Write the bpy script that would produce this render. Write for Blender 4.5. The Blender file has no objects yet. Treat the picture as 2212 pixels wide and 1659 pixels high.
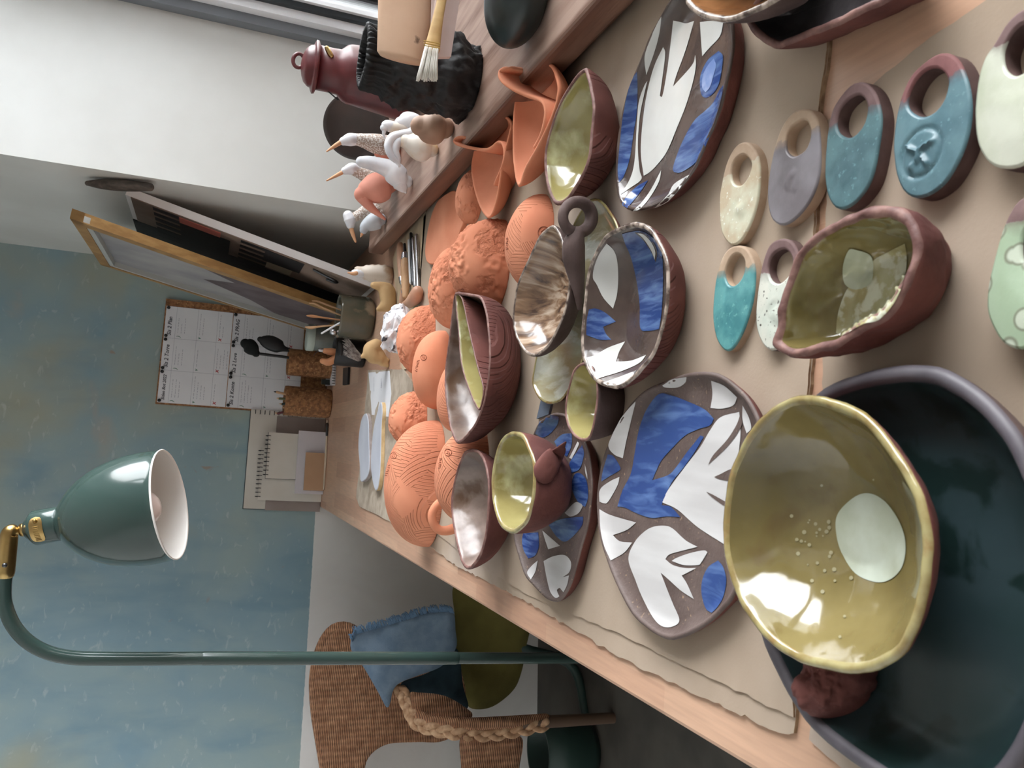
import bpy, bmesh, math, random
import numpy as np
from mathutils import Vector, noise
from mathutils.bvhtree import BVHTree
from mathutils.geometry import delaunay_2d_cdt
random.seed(7)
SC = bpy.context.scene
COL = SC.collection
# ------------------------------------------------------------------ camera solution (2212 x 1659 frame, world Z up)
FP = 1770.0
ROLL = math.atan(.091); PITCH = math.atan(FP/(FP*FP/654.0)); YAW = math.radians(5.2)
TZ = .75
CAM = np.array([0, 0, TZ+.36])
HD = np.array([math.sin(YAW), math.cos(YAW), 0]); R0 = np.array([math.cos(YAW), -math.sin(YAW), 0]); ZV = np.array([0, 0, 1.])
FW = HD*math.cos(PITCH)-ZV*math.sin(PITCH); U0 = HD*math.sin(PITCH)+ZV*math.cos(PITCH)
RT = math.cos(ROLL)*R0+math.sin(ROLL)*U0; UP = -math.sin(ROLL)*R0+math.cos(ROLL)*U0
def ray(x, y): return FW+(829.5-y)/FP*RT-(x-1106)/FP*UP
def onz(x, y, z=TZ):
    d = ray(x, y); return CAM+(z-CAM[2])/d[2]*d
def onx(x, y, X):
    d = ray(x, y); return CAM+(X-CAM[0])/d[0]*d
def ony(x, y, Y):
    d = ray(x, y); return CAM+(Y-CAM[1])/d[1]*d
def ond(x, y, dist):
    d = ray(x, y); return CAM+d/(d@HD)*dist
def onplane(x, y, P, n):
    d = ray(x, y); return CAM+((P-CAM)@n)/(d@n)*d
def projA(V):
    v = np.asarray(V)-CAM; w = v@FW
    return np.stack([1106-FP*(v@UP)/w, 829.5-FP*(v@RT)/w], -1)
def dist(P): return (np.asarray(P)-CAM)@HD
# ------------------------------------------------------------------ materials
DESAT = .84
def lin(c):
    g = .3*c[0]+.55*c[1]+.15*c[2]; c = tuple(g+(v-g)*DESAT for v in c)
    return tuple(((v/255)/12.92 if v/255 <= .04045 else ((v/255+.055)/1.055)**2.4) for v in c)+(1,)
MC = {}
def M(name, c, c2=None, ns=20, det=5, lo=.38, hi=.62, rough=.55, bump=0, bs=80, bdet=6, metal=0, coat=0, spec=.5, stretch=(1, 1, 1),
      c3=None, n3=6, lo3=.55, hi3=.62, hatch=0, hs=260, hvor=28, fiber=0, trans=0, dist_=.0):
    if name in MC: return MC[name]
    m = bpy.data.materials.new(name); m.use_nodes = True
    nt = m.node_tree; N = nt.nodes; L = nt.links; b = N['Principled BSDF']
    b.inputs['Roughness'].default_value = rough; b.inputs['Metallic'].default_value = metal
    b.inputs['Coat Weight'].default_value = coat; b.inputs['Coat Roughness'].default_value = .06
    b.inputs['Specular IOR Level'].default_value = spec
    b.inputs['Transmission Weight'].default_value = trans
    tc = N.new('ShaderNodeTexCoord'); mp = N.new('ShaderNodeMapping'); mp.inputs['Scale'].default_value = stretch
    L.new(tc.outputs['Object'], mp.inputs['Vector']); vec = mp.outputs['Vector']
    def nz(s, d=4, dis=0):
        n = N.new('ShaderNodeTexNoise'); n.inputs['Scale'].default_value = s; n.inputs['Detail'].default_value = d
        n.inputs['Distortion'].default_value = dis
        L.new(vec, n.inputs['Vector']); return n.outputs['Fac']
    def ramp(f, a, z):
        r = N.new('ShaderNodeMapRange'); r.inputs['From Min'].default_value = a; r.inputs['From Max'].default_value = z
        L.new(f, r.inputs['Value']); return r.outputs['Result']
    def mix(f, a, z):
        x = N.new('ShaderNodeMix'); x.data_type = 'RGBA'; L.new(f, x.inputs[0])
        for s, v in ((6, a), (7, z)):
            if isinstance(v, tuple): x.inputs[s].default_value = v
            else: L.new(v, x.inputs[s])
        return x.outputs[2]
    col = lin(c)
    if c2 is not None: col = mix(ramp(nz(ns, det, dist_), lo, hi), col, lin(c2))
    if c3 is not None: col = mix(ramp(nz(n3, 6, .3), lo3, hi3), col, lin(c3))
    if isinstance(col, tuple): b.inputs['Base Color'].default_value = col
    else: L.new(col, b.inputs['Base Color'])
    nrm = None
    def addbump(h, s, d=.002):
        nonlocal nrm
        bp = N.new('ShaderNodeBump'); bp.inputs['Strength'].default_value = s; bp.inputs['Distance'].default_value = d
        L.new(h, bp.inputs['Height'])
        if nrm is not None: L.new(nrm, bp.inputs['Normal'])
        nrm = bp.outputs['Normal']; L.new(nrm, b.inputs['Normal'])
    if bump: addbump(nz(bs, bdet), bump)
    if hatch:
        vo = N.new('ShaderNodeTexVoronoi'); vo.inputs['Scale'].default_value = hvor; L.new(vec, vo.inputs['Vector'])
        sx = N.new('ShaderNodeSeparateColor'); L.new(vo.outputs['Color'], sx.inputs[0])
        an = N.new('ShaderNodeMath'); an.operation = 'MULTIPLY'; an.inputs[1].default_value = 3.14; L.new(sx.outputs[0], an.inputs[0])
        ro = N.new('ShaderNodeVectorRotate'); ro.rotation_type = 'Z_AXIS'; L.new(vec, ro.inputs['Vector']); L.new(an.outputs[0], ro.inputs['Angle'])
        wv = N.new('ShaderNodeTexWave'); wv.inputs['Scale'].default_value = hs; wv.inputs['Distortion'].default_value = .4
        wv.inputs['Detail'].default_value = 1
        L.new(ro.outputs[0], wv.inputs['Vector'])
        gt = N.new('ShaderNodeMath'); gt.operation = 'GREATER_THAN'; gt.inputs[1].default_value = .2; L.new(sx.outputs[1], gt.inputs[0])
        fr = ramp(wv.outputs['Fac'], .25, .6)
        mu = N.new('ShaderNodeMath'); mu.operation = 'MAXIMUM'; L.new(fr, mu.inputs[0])
        iv = N.new('ShaderNodeMath'); iv.operation = 'SUBTRACT'; iv.inputs[0].default_value = 1; L.new(gt.outputs[0], iv.inputs[1])
        L.new(iv.outputs[0], mu.inputs[1])
        addbump(mu.outputs[0], hatch, .0022)
    MC[name] = m; return m
def patchy(name, c, c2, ms=26, lo=.5, hi=.58, fs=240, st=1.0, dist=.005):
    m = M(name, c, c2, 12, rough=.88, spec=.2); nt = m.node_tree; N = nt.nodes; L = nt.links; b = N['Principled BSDF']; tc = N['Texture Coordinate']
    def nz(s, d):
        n = N.new('ShaderNodeTexNoise'); n.inputs['Scale'].default_value = s; n.inputs['Detail'].default_value = d; L.new(tc.outputs['Object'], n.inputs[0]); return n.outputs['Fac']
    r = N.new('ShaderNodeMapRange'); r.inputs['From Min'].default_value = lo; r.inputs['From Max'].default_value = hi; L.new(nz(ms, 3), r.inputs[0])
    f = N.new('ShaderNodeMath'); f.operation = 'SUBTRACT'; L.new(nz(fs, 5), f.inputs[0]); f.inputs[1].default_value = .75
    x = N.new('ShaderNodeMath'); x.operation = 'MULTIPLY'; L.new(r.outputs[0], x.inputs[0]); L.new(f.outputs[0], x.inputs[1])
    bp = N.new('ShaderNodeBump'); bp.inputs['Strength'].default_value = st; bp.inputs['Distance'].default_value = dist; L.new(x.outputs[0], bp.inputs['Height']); L.new(bp.outputs[0], b.inputs['Normal'])
    return m
def weave(name, c, c2):
    m = M(name, c, c2, 60, rough=.75); nt = m.node_tree; N = nt.nodes; L = nt.links; b = N['Principled BSDF']; tc = N['Texture Coordinate']
    def wv(ax, s, dis):
        w = N.new('ShaderNodeTexWave'); w.bands_direction = ax; w.inputs['Scale'].default_value = s; w.inputs['Distortion'].default_value = dis; w.inputs['Detail'].default_value = 2; w.inputs['Detail Scale'].default_value = .5
        L.new(tc.outputs['Object'], w.inputs[0]); return w.outputs['Fac']
    z = wv('Z', 62, 1.2); x = wv('X', 19, .8)
    mx = N.new('ShaderNodeMath'); mx.operation = 'MULTIPLY_ADD'; L.new(x, mx.inputs[0]); mx.inputs[1].default_value = .45; L.new(z, mx.inputs[2])
    bp = N.new('ShaderNodeBump'); bp.inputs['Strength'].default_value = .9; bp.inputs['Distance'].default_value = .003; L.new(mx.outputs[0], bp.inputs['Height']); L.new(bp.outputs[0], b.inputs['Normal'])
    q = N.new('ShaderNodeMapRange'); q.inputs['From Min'].default_value = .15; q.inputs['From Max'].default_value = 1.0; L.new(mx.outputs[0], q.inputs[0])
    src = b.inputs['Base Color'].links[0].from_socket; mm = N.new('ShaderNodeMix'); mm.data_type = 'RGBA'; L.new(q.outputs[0], mm.inputs[0]); mm.inputs[6].default_value = lin((120, 78, 52)); L.new(src, mm.inputs[7]); L.new(mm.outputs[2], b.inputs['Base Color'])
    return m
def streaks(name, center, c, c2, c3, rough=.2):
    """runny glaze whose streaks fan out from one point of the bowl (object space)"""
    m = M(name, c, rough=rough, coat=.4); nt = m.node_tree; N = nt.nodes; L = nt.links; b = N['Principled BSDF']
    tc = N['Texture Coordinate']; sb = N.new('ShaderNodeVectorMath'); sb.operation = 'SUBTRACT'; L.new(tc.outputs['Object'], sb.inputs[0]); sb.inputs[1].default_value = tuple(center)
    sp = N.new('ShaderNodeSeparateXYZ'); L.new(sb.outputs[0], sp.inputs[0]); at = N.new('ShaderNodeMath'); at.operation = 'ARCTAN2'; L.new(sp.outputs[1], at.inputs[0]); L.new(sp.outputs[0], at.inputs[1])
    ln = N.new('ShaderNodeVectorMath'); ln.operation = 'LENGTH'; L.new(sb.outputs[0], ln.inputs[0])
    cb = N.new('ShaderNodeCombineXYZ'); a4 = N.new('ShaderNodeMath'); a4.operation = 'MULTIPLY'; a4.inputs[1].default_value = 5; L.new(at.outputs[0], a4.inputs[0]); L.new(a4.outputs[0], cb.inputs[0])
    l4 = N.new('ShaderNodeMath'); l4.operation = 'MULTIPLY'; l4.inputs[1].default_value = 22; L.new(ln.outputs['Value'], l4.inputs[0]); L.new(l4.outputs[0], cb.inputs[1])
    n = N.new('ShaderNodeTexNoise'); n.inputs['Scale'].default_value = 2.2; n.inputs['Detail'].default_value = 5; n.inputs['Distortion'].default_value = .5; L.new(cb.outputs[0], n.inputs[0])
    cr = N.new('ShaderNodeValToRGB'); e = cr.color_ramp.elements; e[0].position = .36; e[0].color = lin(c); e[1].position = .66; e[1].color = lin(c3); k = e.new(.5); k.color = lin(c2)
    L.new(n.outputs['Fac'], cr.inputs[0]); L.new(cr.outputs[0], b.inputs['Base Color'])
    bp = N.new('ShaderNodeBump'); bp.inputs['Strength'].default_value = .25; bp.inputs['Distance'].default_value = .002; L.new(n.outputs['Fac'], bp.inputs['Height']); L.new(bp.outputs[0], b.inputs['Normal'])
    return m
def glaze_split(name, bare, bare2, g, g2, speck=None, rough=.28, ns=60, spl=.012, rings=False):
    """Unglazed clay above the dip line (attribute g < 0), glaze below it."""
    if name in MC: return MC[name]
    m = bpy.data.materials.new(name); m.use_nodes = True
    nt = m.node_tree; N = nt.nodes; L = nt.links; b = N['Principled BSDF']
    tc = N.new('ShaderNodeTexCoord'); at = N.new('ShaderNodeAttribute'); at.attribute_name = 'g'
    def nz(s, d=4):
        n = N.new('ShaderNodeTexNoise'); n.inputs['Scale'].default_value = s; n.inputs['Detail'].default_value = d
        L.new(tc.outputs['Object'], n.inputs['Vector']); return n.outputs['Fac']
    def rg(f, a, z):
        r = N.new('ShaderNodeMapRange'); r.inputs['From Min'].default_value = a; r.inputs['From Max'].default_value = z
        L.new(f, r.inputs['Value']); return r.outputs['Result']
    def mix(f, a, z):
        x = N.new('ShaderNodeMix'); x.data_type = 'RGBA'; L.new(f, x.inputs[0])
        for s, v in ((6, a), (7, z)):
            if isinstance(v, tuple): x.inputs[s].default_value = v
            else: L.new(v, x.inputs[s])
        return x.outputs[2]
    ad = N.new('ShaderNodeMath'); ad.operation = 'MULTIPLY_ADD'; L.new(nz(150), ad.inputs[0]); ad.inputs[1].default_value = spl; L.new(at.outputs['Fac'], ad.inputs[2])
    f = rg(ad.outputs[0], spl*.5, spl*.5+.0006)
    edge = rg(ad.outputs[0], spl*.5+.006, spl*.5+.001)
    gc = mix(rg(nz(ns, 6), .4, .62), lin(g), lin(g2))
    if rings:
        vo = N.new('ShaderNodeTexVoronoi'); vo.inputs['Scale'].default_value = 70; L.new(tc.outputs['Object'], vo.inputs[0])
        gc = mix(rg(vo.outputs['Distance'], .42, .36), gc, mix(rg(vo.outputs['Distance'], .34, .28), lin((128, 134, 112)), lin((190, 200, 178))))
    if speck: gc = mix(rg(nz(330, 2), .64, .70), gc, lin(speck))
    gc = mix(edge, gc, mix(nz(300), lin(g), lin(bare2)))
    bc = mix(rg(nz(90), .35, .65), lin(bare), lin(bare2))
    L.new(mix(f, bc, gc), b.inputs['Base Color'])
    L.new(rg(f, -1.2, 1) if False else rg(f, 0, 1), N.new('ShaderNodeMath').inputs[0])
    r = N.new('ShaderNodeMapRange'); r.inputs['To Min'].default_value = .75; r.inputs['To Max'].default_value = rough; L.new(f, r.inputs['Value'])
    L.new(r.outputs[0], b.inputs['Roughness'])
    bp = N.new('ShaderNodeBump'); bp.inputs['Strength'].default_value = .35; bp.inputs['Distance'].default_value = .0015; L.new(nz(70, 5), bp.inputs['Height'])
    L.new(bp.outputs[0], b.inputs['Normal'])
    MC[name] = m; return m
# ------------------------------------------------------------------ object helpers
def tag(o, label=None, cat=None, group=None, kind=None):
    if label: o['label'] = label
    if cat: o['category'] = cat
    if group: o['group'] = group
    if kind: o['kind'] = kind
    return o
def wloc(o):
    p = Vector(o.location)
    while o.parent: o = o.parent; p += Vector(o.location)
    return p
def mk(name, V, F, mats, mi=None, parent=None, smooth=True, org=None, attr=None, auto=None):
    V = np.asarray(V, float)
    if org is None: org = np.array([(V[:, 0].min()+V[:, 0].max())/2, (V[:, 1].min()+V[:, 1].max())/2, V[:, 2].min()])
    org = np.asarray(org, float)
    me = bpy.data.meshes.new(name)
    me.from_pydata([tuple(v) for v in (V-org)], [], [tuple(int(i) for i in f) for f in F])
    if not isinstance(mats, (list, tuple)): mats = [mats]
    for m in mats: me.materials.append(m)
    if mi is not None: me.polygons.foreach_set('material_index', list(mi))
    if smooth: me.polygons.foreach_set('use_smooth', [True]*len(me.polygons))
    if attr is not None:
        a = me.attributes.new('g', 'FLOAT', 'POINT'); a.data.foreach_set('value', list(attr))
    bm = bmesh.new(); bm.from_mesh(me); bmesh.ops.recalc_face_normals(bm, faces=bm.faces)
    if auto:
        for e in bm.edges:
            if len(e.link_faces) == 2 and e.calc_face_angle(0) > auto: e.smooth = False
    bm.to_mesh(me); bm.free(); me.update()
    o = bpy.data.objects.new(name, me); COL.objects.link(o)
    if parent is not None:
        o.parent = parent; o.location = Vector(org)-wloc(parent)
    else: o.location = org
    return o
def empty(name, P, label, cat, group=None):
    o = bpy.data.objects.new(name, None); o.empty_display_size = .02; COL.objects.link(o); o.location = P
    return tag(o, label, cat, group)
def cat_geo(*gs):
    V = []; F = []; mi = []; n = 0
    for g in gs:
        v, f = g[0], g[1]; k = g[2] if len(g) > 2 else 0
        V += [tuple(p) for p in v]; F += [tuple(i+n for i in q) for q in f]
        mi += list(k) if hasattr(k, '__len__') else [k]*len(f); n += len(v)
    return V, F, mi
def box(c0, c1):
    (a, b, c), (d, e, f) = c0, c1
    V = [(a, b, c), (d, b, c), (d, e, c), (a, e, c), (a, b, f), (d, b, f), (d, e, f), (a, e, f)]
    return V, [(0, 3, 2, 1), (4, 5, 6, 7), (0, 1, 5, 4), (1, 2, 6, 5), (2, 3, 7, 6), (3, 0, 4, 7)]
def obox(P, ax, ay, az):
    """box from a corner P and three edge vectors"""
    P, ax, ay, az = map(np.asarray, (P, ax, ay, az))
    V = [P, P+ax, P+ax+ay, P+ay, P+az, P+ax+az, P+ax+ay+az, P+ay+az]
    return V, [(0, 3, 2, 1), (4, 5, 6, 7), (0, 1, 5, 4), (1, 2, 6, 5), (2, 3, 7, 6), (3, 0, 4, 7)]
def rbox(P, ax, ay, az, r=.003, seg=2):
    V, F = obox(P, ax, ay, az)
    bm = bmesh.new(); vs = [bm.verts.new(tuple(v)) for v in V]
    for f in F: bm.faces.new([vs[i] for i in f])
    bmesh.ops.bevel(bm, geom=list(bm.edges), offset=r, segments=seg, affect='EDGES', profile=.5)
    bm.verts.index_update()
    out = [tuple(v.co) for v in bm.verts], [tuple(v.index for v in f.verts) for f in bm.faces]
    bm.free(); return out
def smooth_closed(P, n):
    P = np.asarray(P, float); k = len(P); out = []
    for i in range(k):
        a, b, c, d = P[i-1], P[i], P[(i+1) % k], P[(i+2) % k]
        for t in np.linspace(0, 1, 12, endpoint=False):
            out.append(.5*((2*b)+(c-a)*t+(2*a-5*b+4*c-d)*t*t+(-a+3*b-3*c+d)*t**3))
    return resample(np.array(out), n, True)
def resample(Q, n, closed=False):
    if closed: Q = np.vstack([Q, Q[:1]])
    s = np.r_[0, np.cumsum(np.linalg.norm(np.diff(Q, axis=0), axis=1))]
    t = np.linspace(0, s[-1], n, endpoint=not closed)
    return np.stack([np.interp(t, s, Q[:, i]) for i in range(Q.shape[1])], 1)
def soft_poly(P, sub=6, lim=72):
    P = [np.array(p, float) for p in P]; n = len(P); sharp = []
    for i in range(n):
        a = P[i]-P[i-1]; b = P[(i+1) % n]-P[i]; c = (a@b)/(np.linalg.norm(a)*np.linalg.norm(b)+1e-9); sharp.append(c < math.cos(math.radians(lim)))
    out = []
    for i in range(n):
        b, c = P[i], P[(i+1) % n]; a = b-(c-b) if sharp[i] else P[i-1]; d = c+(c-b) if sharp[(i+1) % n] else P[(i+2) % n]
        for t in np.linspace(0, 1, sub, endpoint=False): out.append(tuple(.5*((2*b)+(c-a)*t+(2*a-5*b+4*c-d)*t*t+(-a+3*b-3*c+d)*t**3)))
    return out
def smooth_open(P, n):
    P = np.asarray(P, float)
    if len(P) < 3: return resample(P, n)
    E = np.vstack([2*P[0]-P[1], P, 2*P[-1]-P[-2]]); out = []
    for i in range(1, len(E)-2):
        a, b, c, d = E[i-1], E[i], E[i+1], E[i+2]
        for t in np.linspace(0, 1, 10, endpoint=False):
            out.append(.5*((2*b)+(c-a)*t+(2*a-5*b+4*c-d)*t*t+(-a+3*b-3*c+d)*t**3))
    out.append(E[-2]); return resample(np.array(out), n)
def tube(P, R, seg=16, flat=1.0, nrm=None, cap=True):
    """swept round surface through P with radii R and rounded ends"""
    P = np.asarray(P, float); R = np.asarray(R, float); n = len(P)
    T = np.gradient(P, axis=0); T /= np.linalg.norm(T, axis=1)[:, None]+1e-12
    u = np.array(nrm if nrm is not None else (0, 0, 1.)); 
    if abs(T[0]@u) > .95: u = np.array([1., 0, 0])
    V = []; F = []
    rows = []
    if cap:
        for a in (80, 60, 40, 20): rows.append((P[0]-T[0]*R[0]*math.sin(math.radians(a)), T[0], R[0]*math.cos(math.radians(a))))
    for i in range(n): rows.append((P[i], T[i], R[i]))
    if cap:
        for a in (20, 40, 60, 80): rows.append((P[-1]+T[-1]*R[-1]*math.sin(math.radians(a)), T[-1], R[-1]*math.cos(math.radians(a))))
    for (p, t, r) in rows:
        u = u-t*(u@t); u /= np.linalg.norm(u)+1e-12; w = np.cross(t, u)
        for k in range(seg):
            a = 2*math.pi*k/seg; V.append(p+r*(u*math.cos(a)*flat+w*math.sin(a)))
    for i in range(len(rows)-1):
        for k in range(seg):
            F.append((i*seg+k, i*seg+(k+1) % seg, (i+1)*seg+(k+1) % seg, (i+1)*seg+k))
    F.append(tuple(range(seg-1, -1, -1))); F.append(tuple((len(rows)-1)*seg+k for k in range(seg)))
    return V, F
def ctube(P, R, seg=16):
    """closed loop tube (P must not repeat its first point)"""
    P = np.asarray(P, float); R = np.asarray(R, float)*np.ones(len(P)); n = len(P); T = np.roll(P, -1, 0)-np.roll(P, 1, 0); T /= np.linalg.norm(T, axis=1)[:, None]
    C = P.mean(0); V = []; F = []
    for p, t, r in zip(P, T, R):
        u = p-C; u -= t*(u@t); u /= np.linalg.norm(u); w = np.cross(t, u)
        V += [p+r*(u*math.cos(a)+w*math.sin(a)) for a in np.linspace(0, 2*math.pi, seg, endpoint=False)]
    for i in range(n):
        j = (i+1) % n
        F += [(i*seg+k, i*seg+(k+1) % seg, j*seg+(k+1) % seg, j*seg+k) for k in range(seg)]
    return V, F
def stube(P, R, n=30, seg=16, **k):
    P = np.asarray(P, float); R = np.asarray(R, float)
    Q = smooth_open(np.c_[P, R], n); return tube(Q[:, :3], Q[:, 3], seg, **k)
def pxtube(pts, d, n=36, seg=16, **k):
    """tube whose centre line is given as (pixel x, pixel y, pixel radius[, depth offset]) at distance d"""
    P = []; R = []
    for q in pts:
        dd = d+(q[3] if len(q) > 3 else 0); P.append(ond(q[0], q[1], dd)); R.append(q[2]*dd/FP)
    return stube(P, R, n, seg, **k)
def lathe(prof, seg=48, close=False):
    """prof: list of (r, z); returns verts around Z"""
    V = []; F = []; n = len(prof)
    for r, z in prof:
        for k in range(seg):
            a = 2*math.pi*k/seg; V.append((r*math.cos(a), r*math.sin(a), z))
    for i in range(n-1):
        for k in range(seg): F.append((i*seg+k, i*seg+(k+1) % seg, (i+1)*seg+(k+1) % seg, (i+1)*seg+k))
    F.append(tuple(range(seg-1, -1, -1))); F.append(tuple((n-1)*seg+k for k in range(seg)))
    return V, F
def xf(V, loc=(0, 0, 0), s=(1, 1, 1), rz=0):
    V = np.asarray(V, float)*np.asarray(s); c, n = math.cos(rz), math.sin(rz)
    return np.stack([V[:, 0]*c-V[:, 1]*n, V[:, 0]*n+V[:, 1]*c, V[:, 2]], 1)+np.asarray(loc)
def axis_frame(V, P, ax):
    """map local Z onto direction ax, at P"""
    z = np.asarray(ax, float); z /= np.linalg.norm(z); x = np.cross([0, 1, 0.01], z); x /= np.linalg.norm(x); y = np.cross(z, x)
    V = np.asarray(V, float); return V[:, :1]*x+V[:, 1:2]*y+V[:, 2:3]*z+np.asarray(P)
def fit(V, bb, z0, ratio=None):
    """scale (lateral a, height h) and place local verts on height z0 so they fill the pixel box (x0,y0,x1,y1)"""
    V = np.asarray(V, float); x0, y0, x1, y1 = bb
    c = onz(x1, (y0+y1)/2, z0); d = max(dist(c), .2)
    w = V[:, 0].max()-V[:, 0].min(); a = (y1-y0)*d/FP/w; h = (x1-x0)*d/FP/max(V[:, 2].max(), 1e-6)*.8
    p = np.array([a, h, (c-CAM)@R0, d+a*w*.5])
    def place(p):
        L = V*np.array([p[0], p[0], p[1]])
        return L[:, :1]*R0+L[:, 1:2]*HD+L[:, 2:3]*ZV+np.array([0, 0, z0])+p[2]*R0+p[3]*HD+np.array([CAM[0], CAM[1], 0])
    def res(p):
        q = projA(place(p)); return np.array([q[:, 0].min()-x0, q[:, 0].max()-x1, q[:, 1].min()-y0, q[:, 1].max()-y1])
    for _ in range(25):
        r = res(p)
        if abs(r).max() < .2: break
        J = np.zeros((4, 4))
        for j in range(4):
            e = 1e-4*max(abs(p[j]), .02); q = p.copy(); q[j] += e; J[:, j] = (res(q)-r)/e
        st = np.linalg.lstsq(J, -r, rcond=None)[0]
        lim = np.array([.3*abs(p[0])+1e-9, .3*abs(p[1])+1e-9, .15, .15]); p = p+np.clip(st, -lim, lim)
        p[0] = max(p[0], 1e-5); p[1] = max(p[1], 1e-5)
    return place(p)
def wob(V, amp, s, seed=0):
    out = []
    for v in V:
        n = noise.noise_vector(Vector((v[0]*s+seed*7.3, v[1]*s+seed*3.1, v[2]*s-seed))); out.append((v[0]+n.x*amp, v[1]+n.y*amp, v[2]+n.z*amp))
    return np.array(out)
def inside(poly, x, y):
    r = False; j = len(poly)-1
    for i in range(len(poly)):
        xi, yi = poly[i]; xj, yj = poly[j]
        if (yi > y) != (yj > y) and x < (xj-xi)*(y-yi)/(yj-yi+1e-15)+xi: r = not r
        j = i
    return r
def tri_poly(outer, holes=(), step=0):
    """constrained triangulation of a 2-D outline with holes and optional interior points"""
    pts = []; edges = []
    for lp in (outer,)+tuple(holes):
        b = len(pts); k = len(lp); pts += [tuple(map(float, p)) for p in lp]; edges += [(b+i, b+(i+1) % k) for i in range(k)]
    if step:
        xs = [p[0] for p in outer]; ys = [p[1] for p in outer]
        y = min(ys); r = 0
        O = np.asarray(outer, float)
        H = [np.asarray(h, float) for h in holes]
        while y < max(ys):
            x = min(xs)+(step*.5 if r % 2 else 0)
            while x < max(xs):
                if inside(outer, x, y) and not any(inside(h, x, y) for h in holes):
                    if min(((Q-[x, y])**2).sum(1).min() for Q in [O]+H) > (step*.45)**2: pts.append((x, y))
                x += step
            y += step*.87; r += 1
    vs, _, fs, *_ = delaunay_2d_cdt([Vector(p) for p in pts], edges, [], 1, 1e-7)
    keep = []
    for f in fs:
        cx = sum(vs[i][0] for i in f)/3; cy = sum(vs[i][1] for i in f)/3
        if inside(outer, cx, cy) and not any(inside(h, cx, cy) for h in holes): keep.append(tuple(f))
    return np.array([tuple(v) for v in vs]), keep
def cpx(pts, ox, oy, s): return [(ox+a/s, oy+b/s) for a, b in pts]
# ------------------------------------------------------------------ pottery builders
def bowl_geo(rim, z0, H, th, base, rnd, bulge, floor, N, nz, tilt, off, K=14, seed=0, basez=None):
    xs = [p[0] for p in rim]; xa, xb = min(xs), max(xs)
    S = smooth_closed([p[:2] for p in rim], N)
    def zr(x): return z0+H+tilt*((x-xa)/(xb-xa)-.5)
    R = np.array([onz(x, y, zr(x)) for x, y in S])
    C = R[:, :2].mean(0)+np.asarray(off)
    # inward normals in plan
    T = np.roll(R[:, :2], -1, 0)-np.roll(R[:, :2], 1, 0); T /= np.linalg.norm(T, axis=1)[:, None]+1e-12
    Nn = np.stack([-T[:, 1], T[:, 0]], 1)
    if ((C-R[:, :2])*Nn).sum() < 0: Nn = -Nn
    thv = np.minimum(th, .35*np.linalg.norm(C-R[:, :2], axis=1))[:, None]
    I = R.copy(); I[:, :2] += Nn*thv
    def ring(Q, s, zf, zb): 
        o = np.empty_like(Q); o[:, :2] = C+(Q[:, :2]-C)*s; o[:, 2] = zb+zf*(Q[:, 2]-zb); return o
    rows = []; mats = []
    for j in range(K+1):
        u = j/K; zf = (1-rnd)*u+rnd*(1-math.cos(u*math.pi/2)); s = base+(1-base)*((1-rnd)*u+rnd*math.sin(u*math.pi/2))+bulge*math.sin(math.pi*u)
        rows.append(ring(R, s, zf, z0)); mats.append(0)
    n_out = len(rows)
    A = R.copy(); A[:, :2] += Nn*thv*.18; A[:, 2] += th*.28; rows.append(A); mats.append(1)
    A = R.copy(); A[:, :2] += Nn*thv*.5; A[:, 2] += th*.40; rows.append(A); mats.append(1)
    A = R.copy(); A[:, :2] += Nn*thv*.82; A[:, 2] += th*.28; rows.append(A); mats.append(1)
    rows.append(I); mats.append(1)
    zb = z0+floor
    for j in range(K-1, -1, -1):
        u = j/K; zf = (1-rnd)*u+rnd*(1-math.cos(u*math.pi/2)); s = base*.97+(1-base*.97)*((1-rnd)*u+rnd*math.sin(u*math.pi/2))+bulge*math.sin(math.pi*u)
        rows.append(ring(I, s, zf, zb)); mats.append(2)
    for s in (.66, .33): rows.append(ring(I, base*.97*s, 0, zb)); mats.append(2)
    V = np.vstack(rows); F = []; mi = []
    if nz:
        W = wob(V, nz, 38, seed); W = wob(W, nz*.45, 110, seed); fixed = V[:, 2] < z0+1e-6; W[fixed, 2] = V[fixed, 2]; V = W
    for i in range(len(rows)-1):
        for k in range(N):
            F.append((i*N+k, i*N+(k+1) % N, (i+1)*N+(k+1) % N, (i+1)*N+k)); mi.append(mats[i+1])
    V = np.vstack([V, [[C[0], C[1], z0]], [[C[0], C[1], zb]]]); c0 = len(V)-2
    L = (len(rows)-1)*N
    for k in range(N):
        F.append((k, c0, (k+1) % N)); mi.append(0)
        F.append((L+k, L+(k+1) % N, c0+1)); mi.append(2)
    return V, F, mi, R, n_out*N
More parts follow.
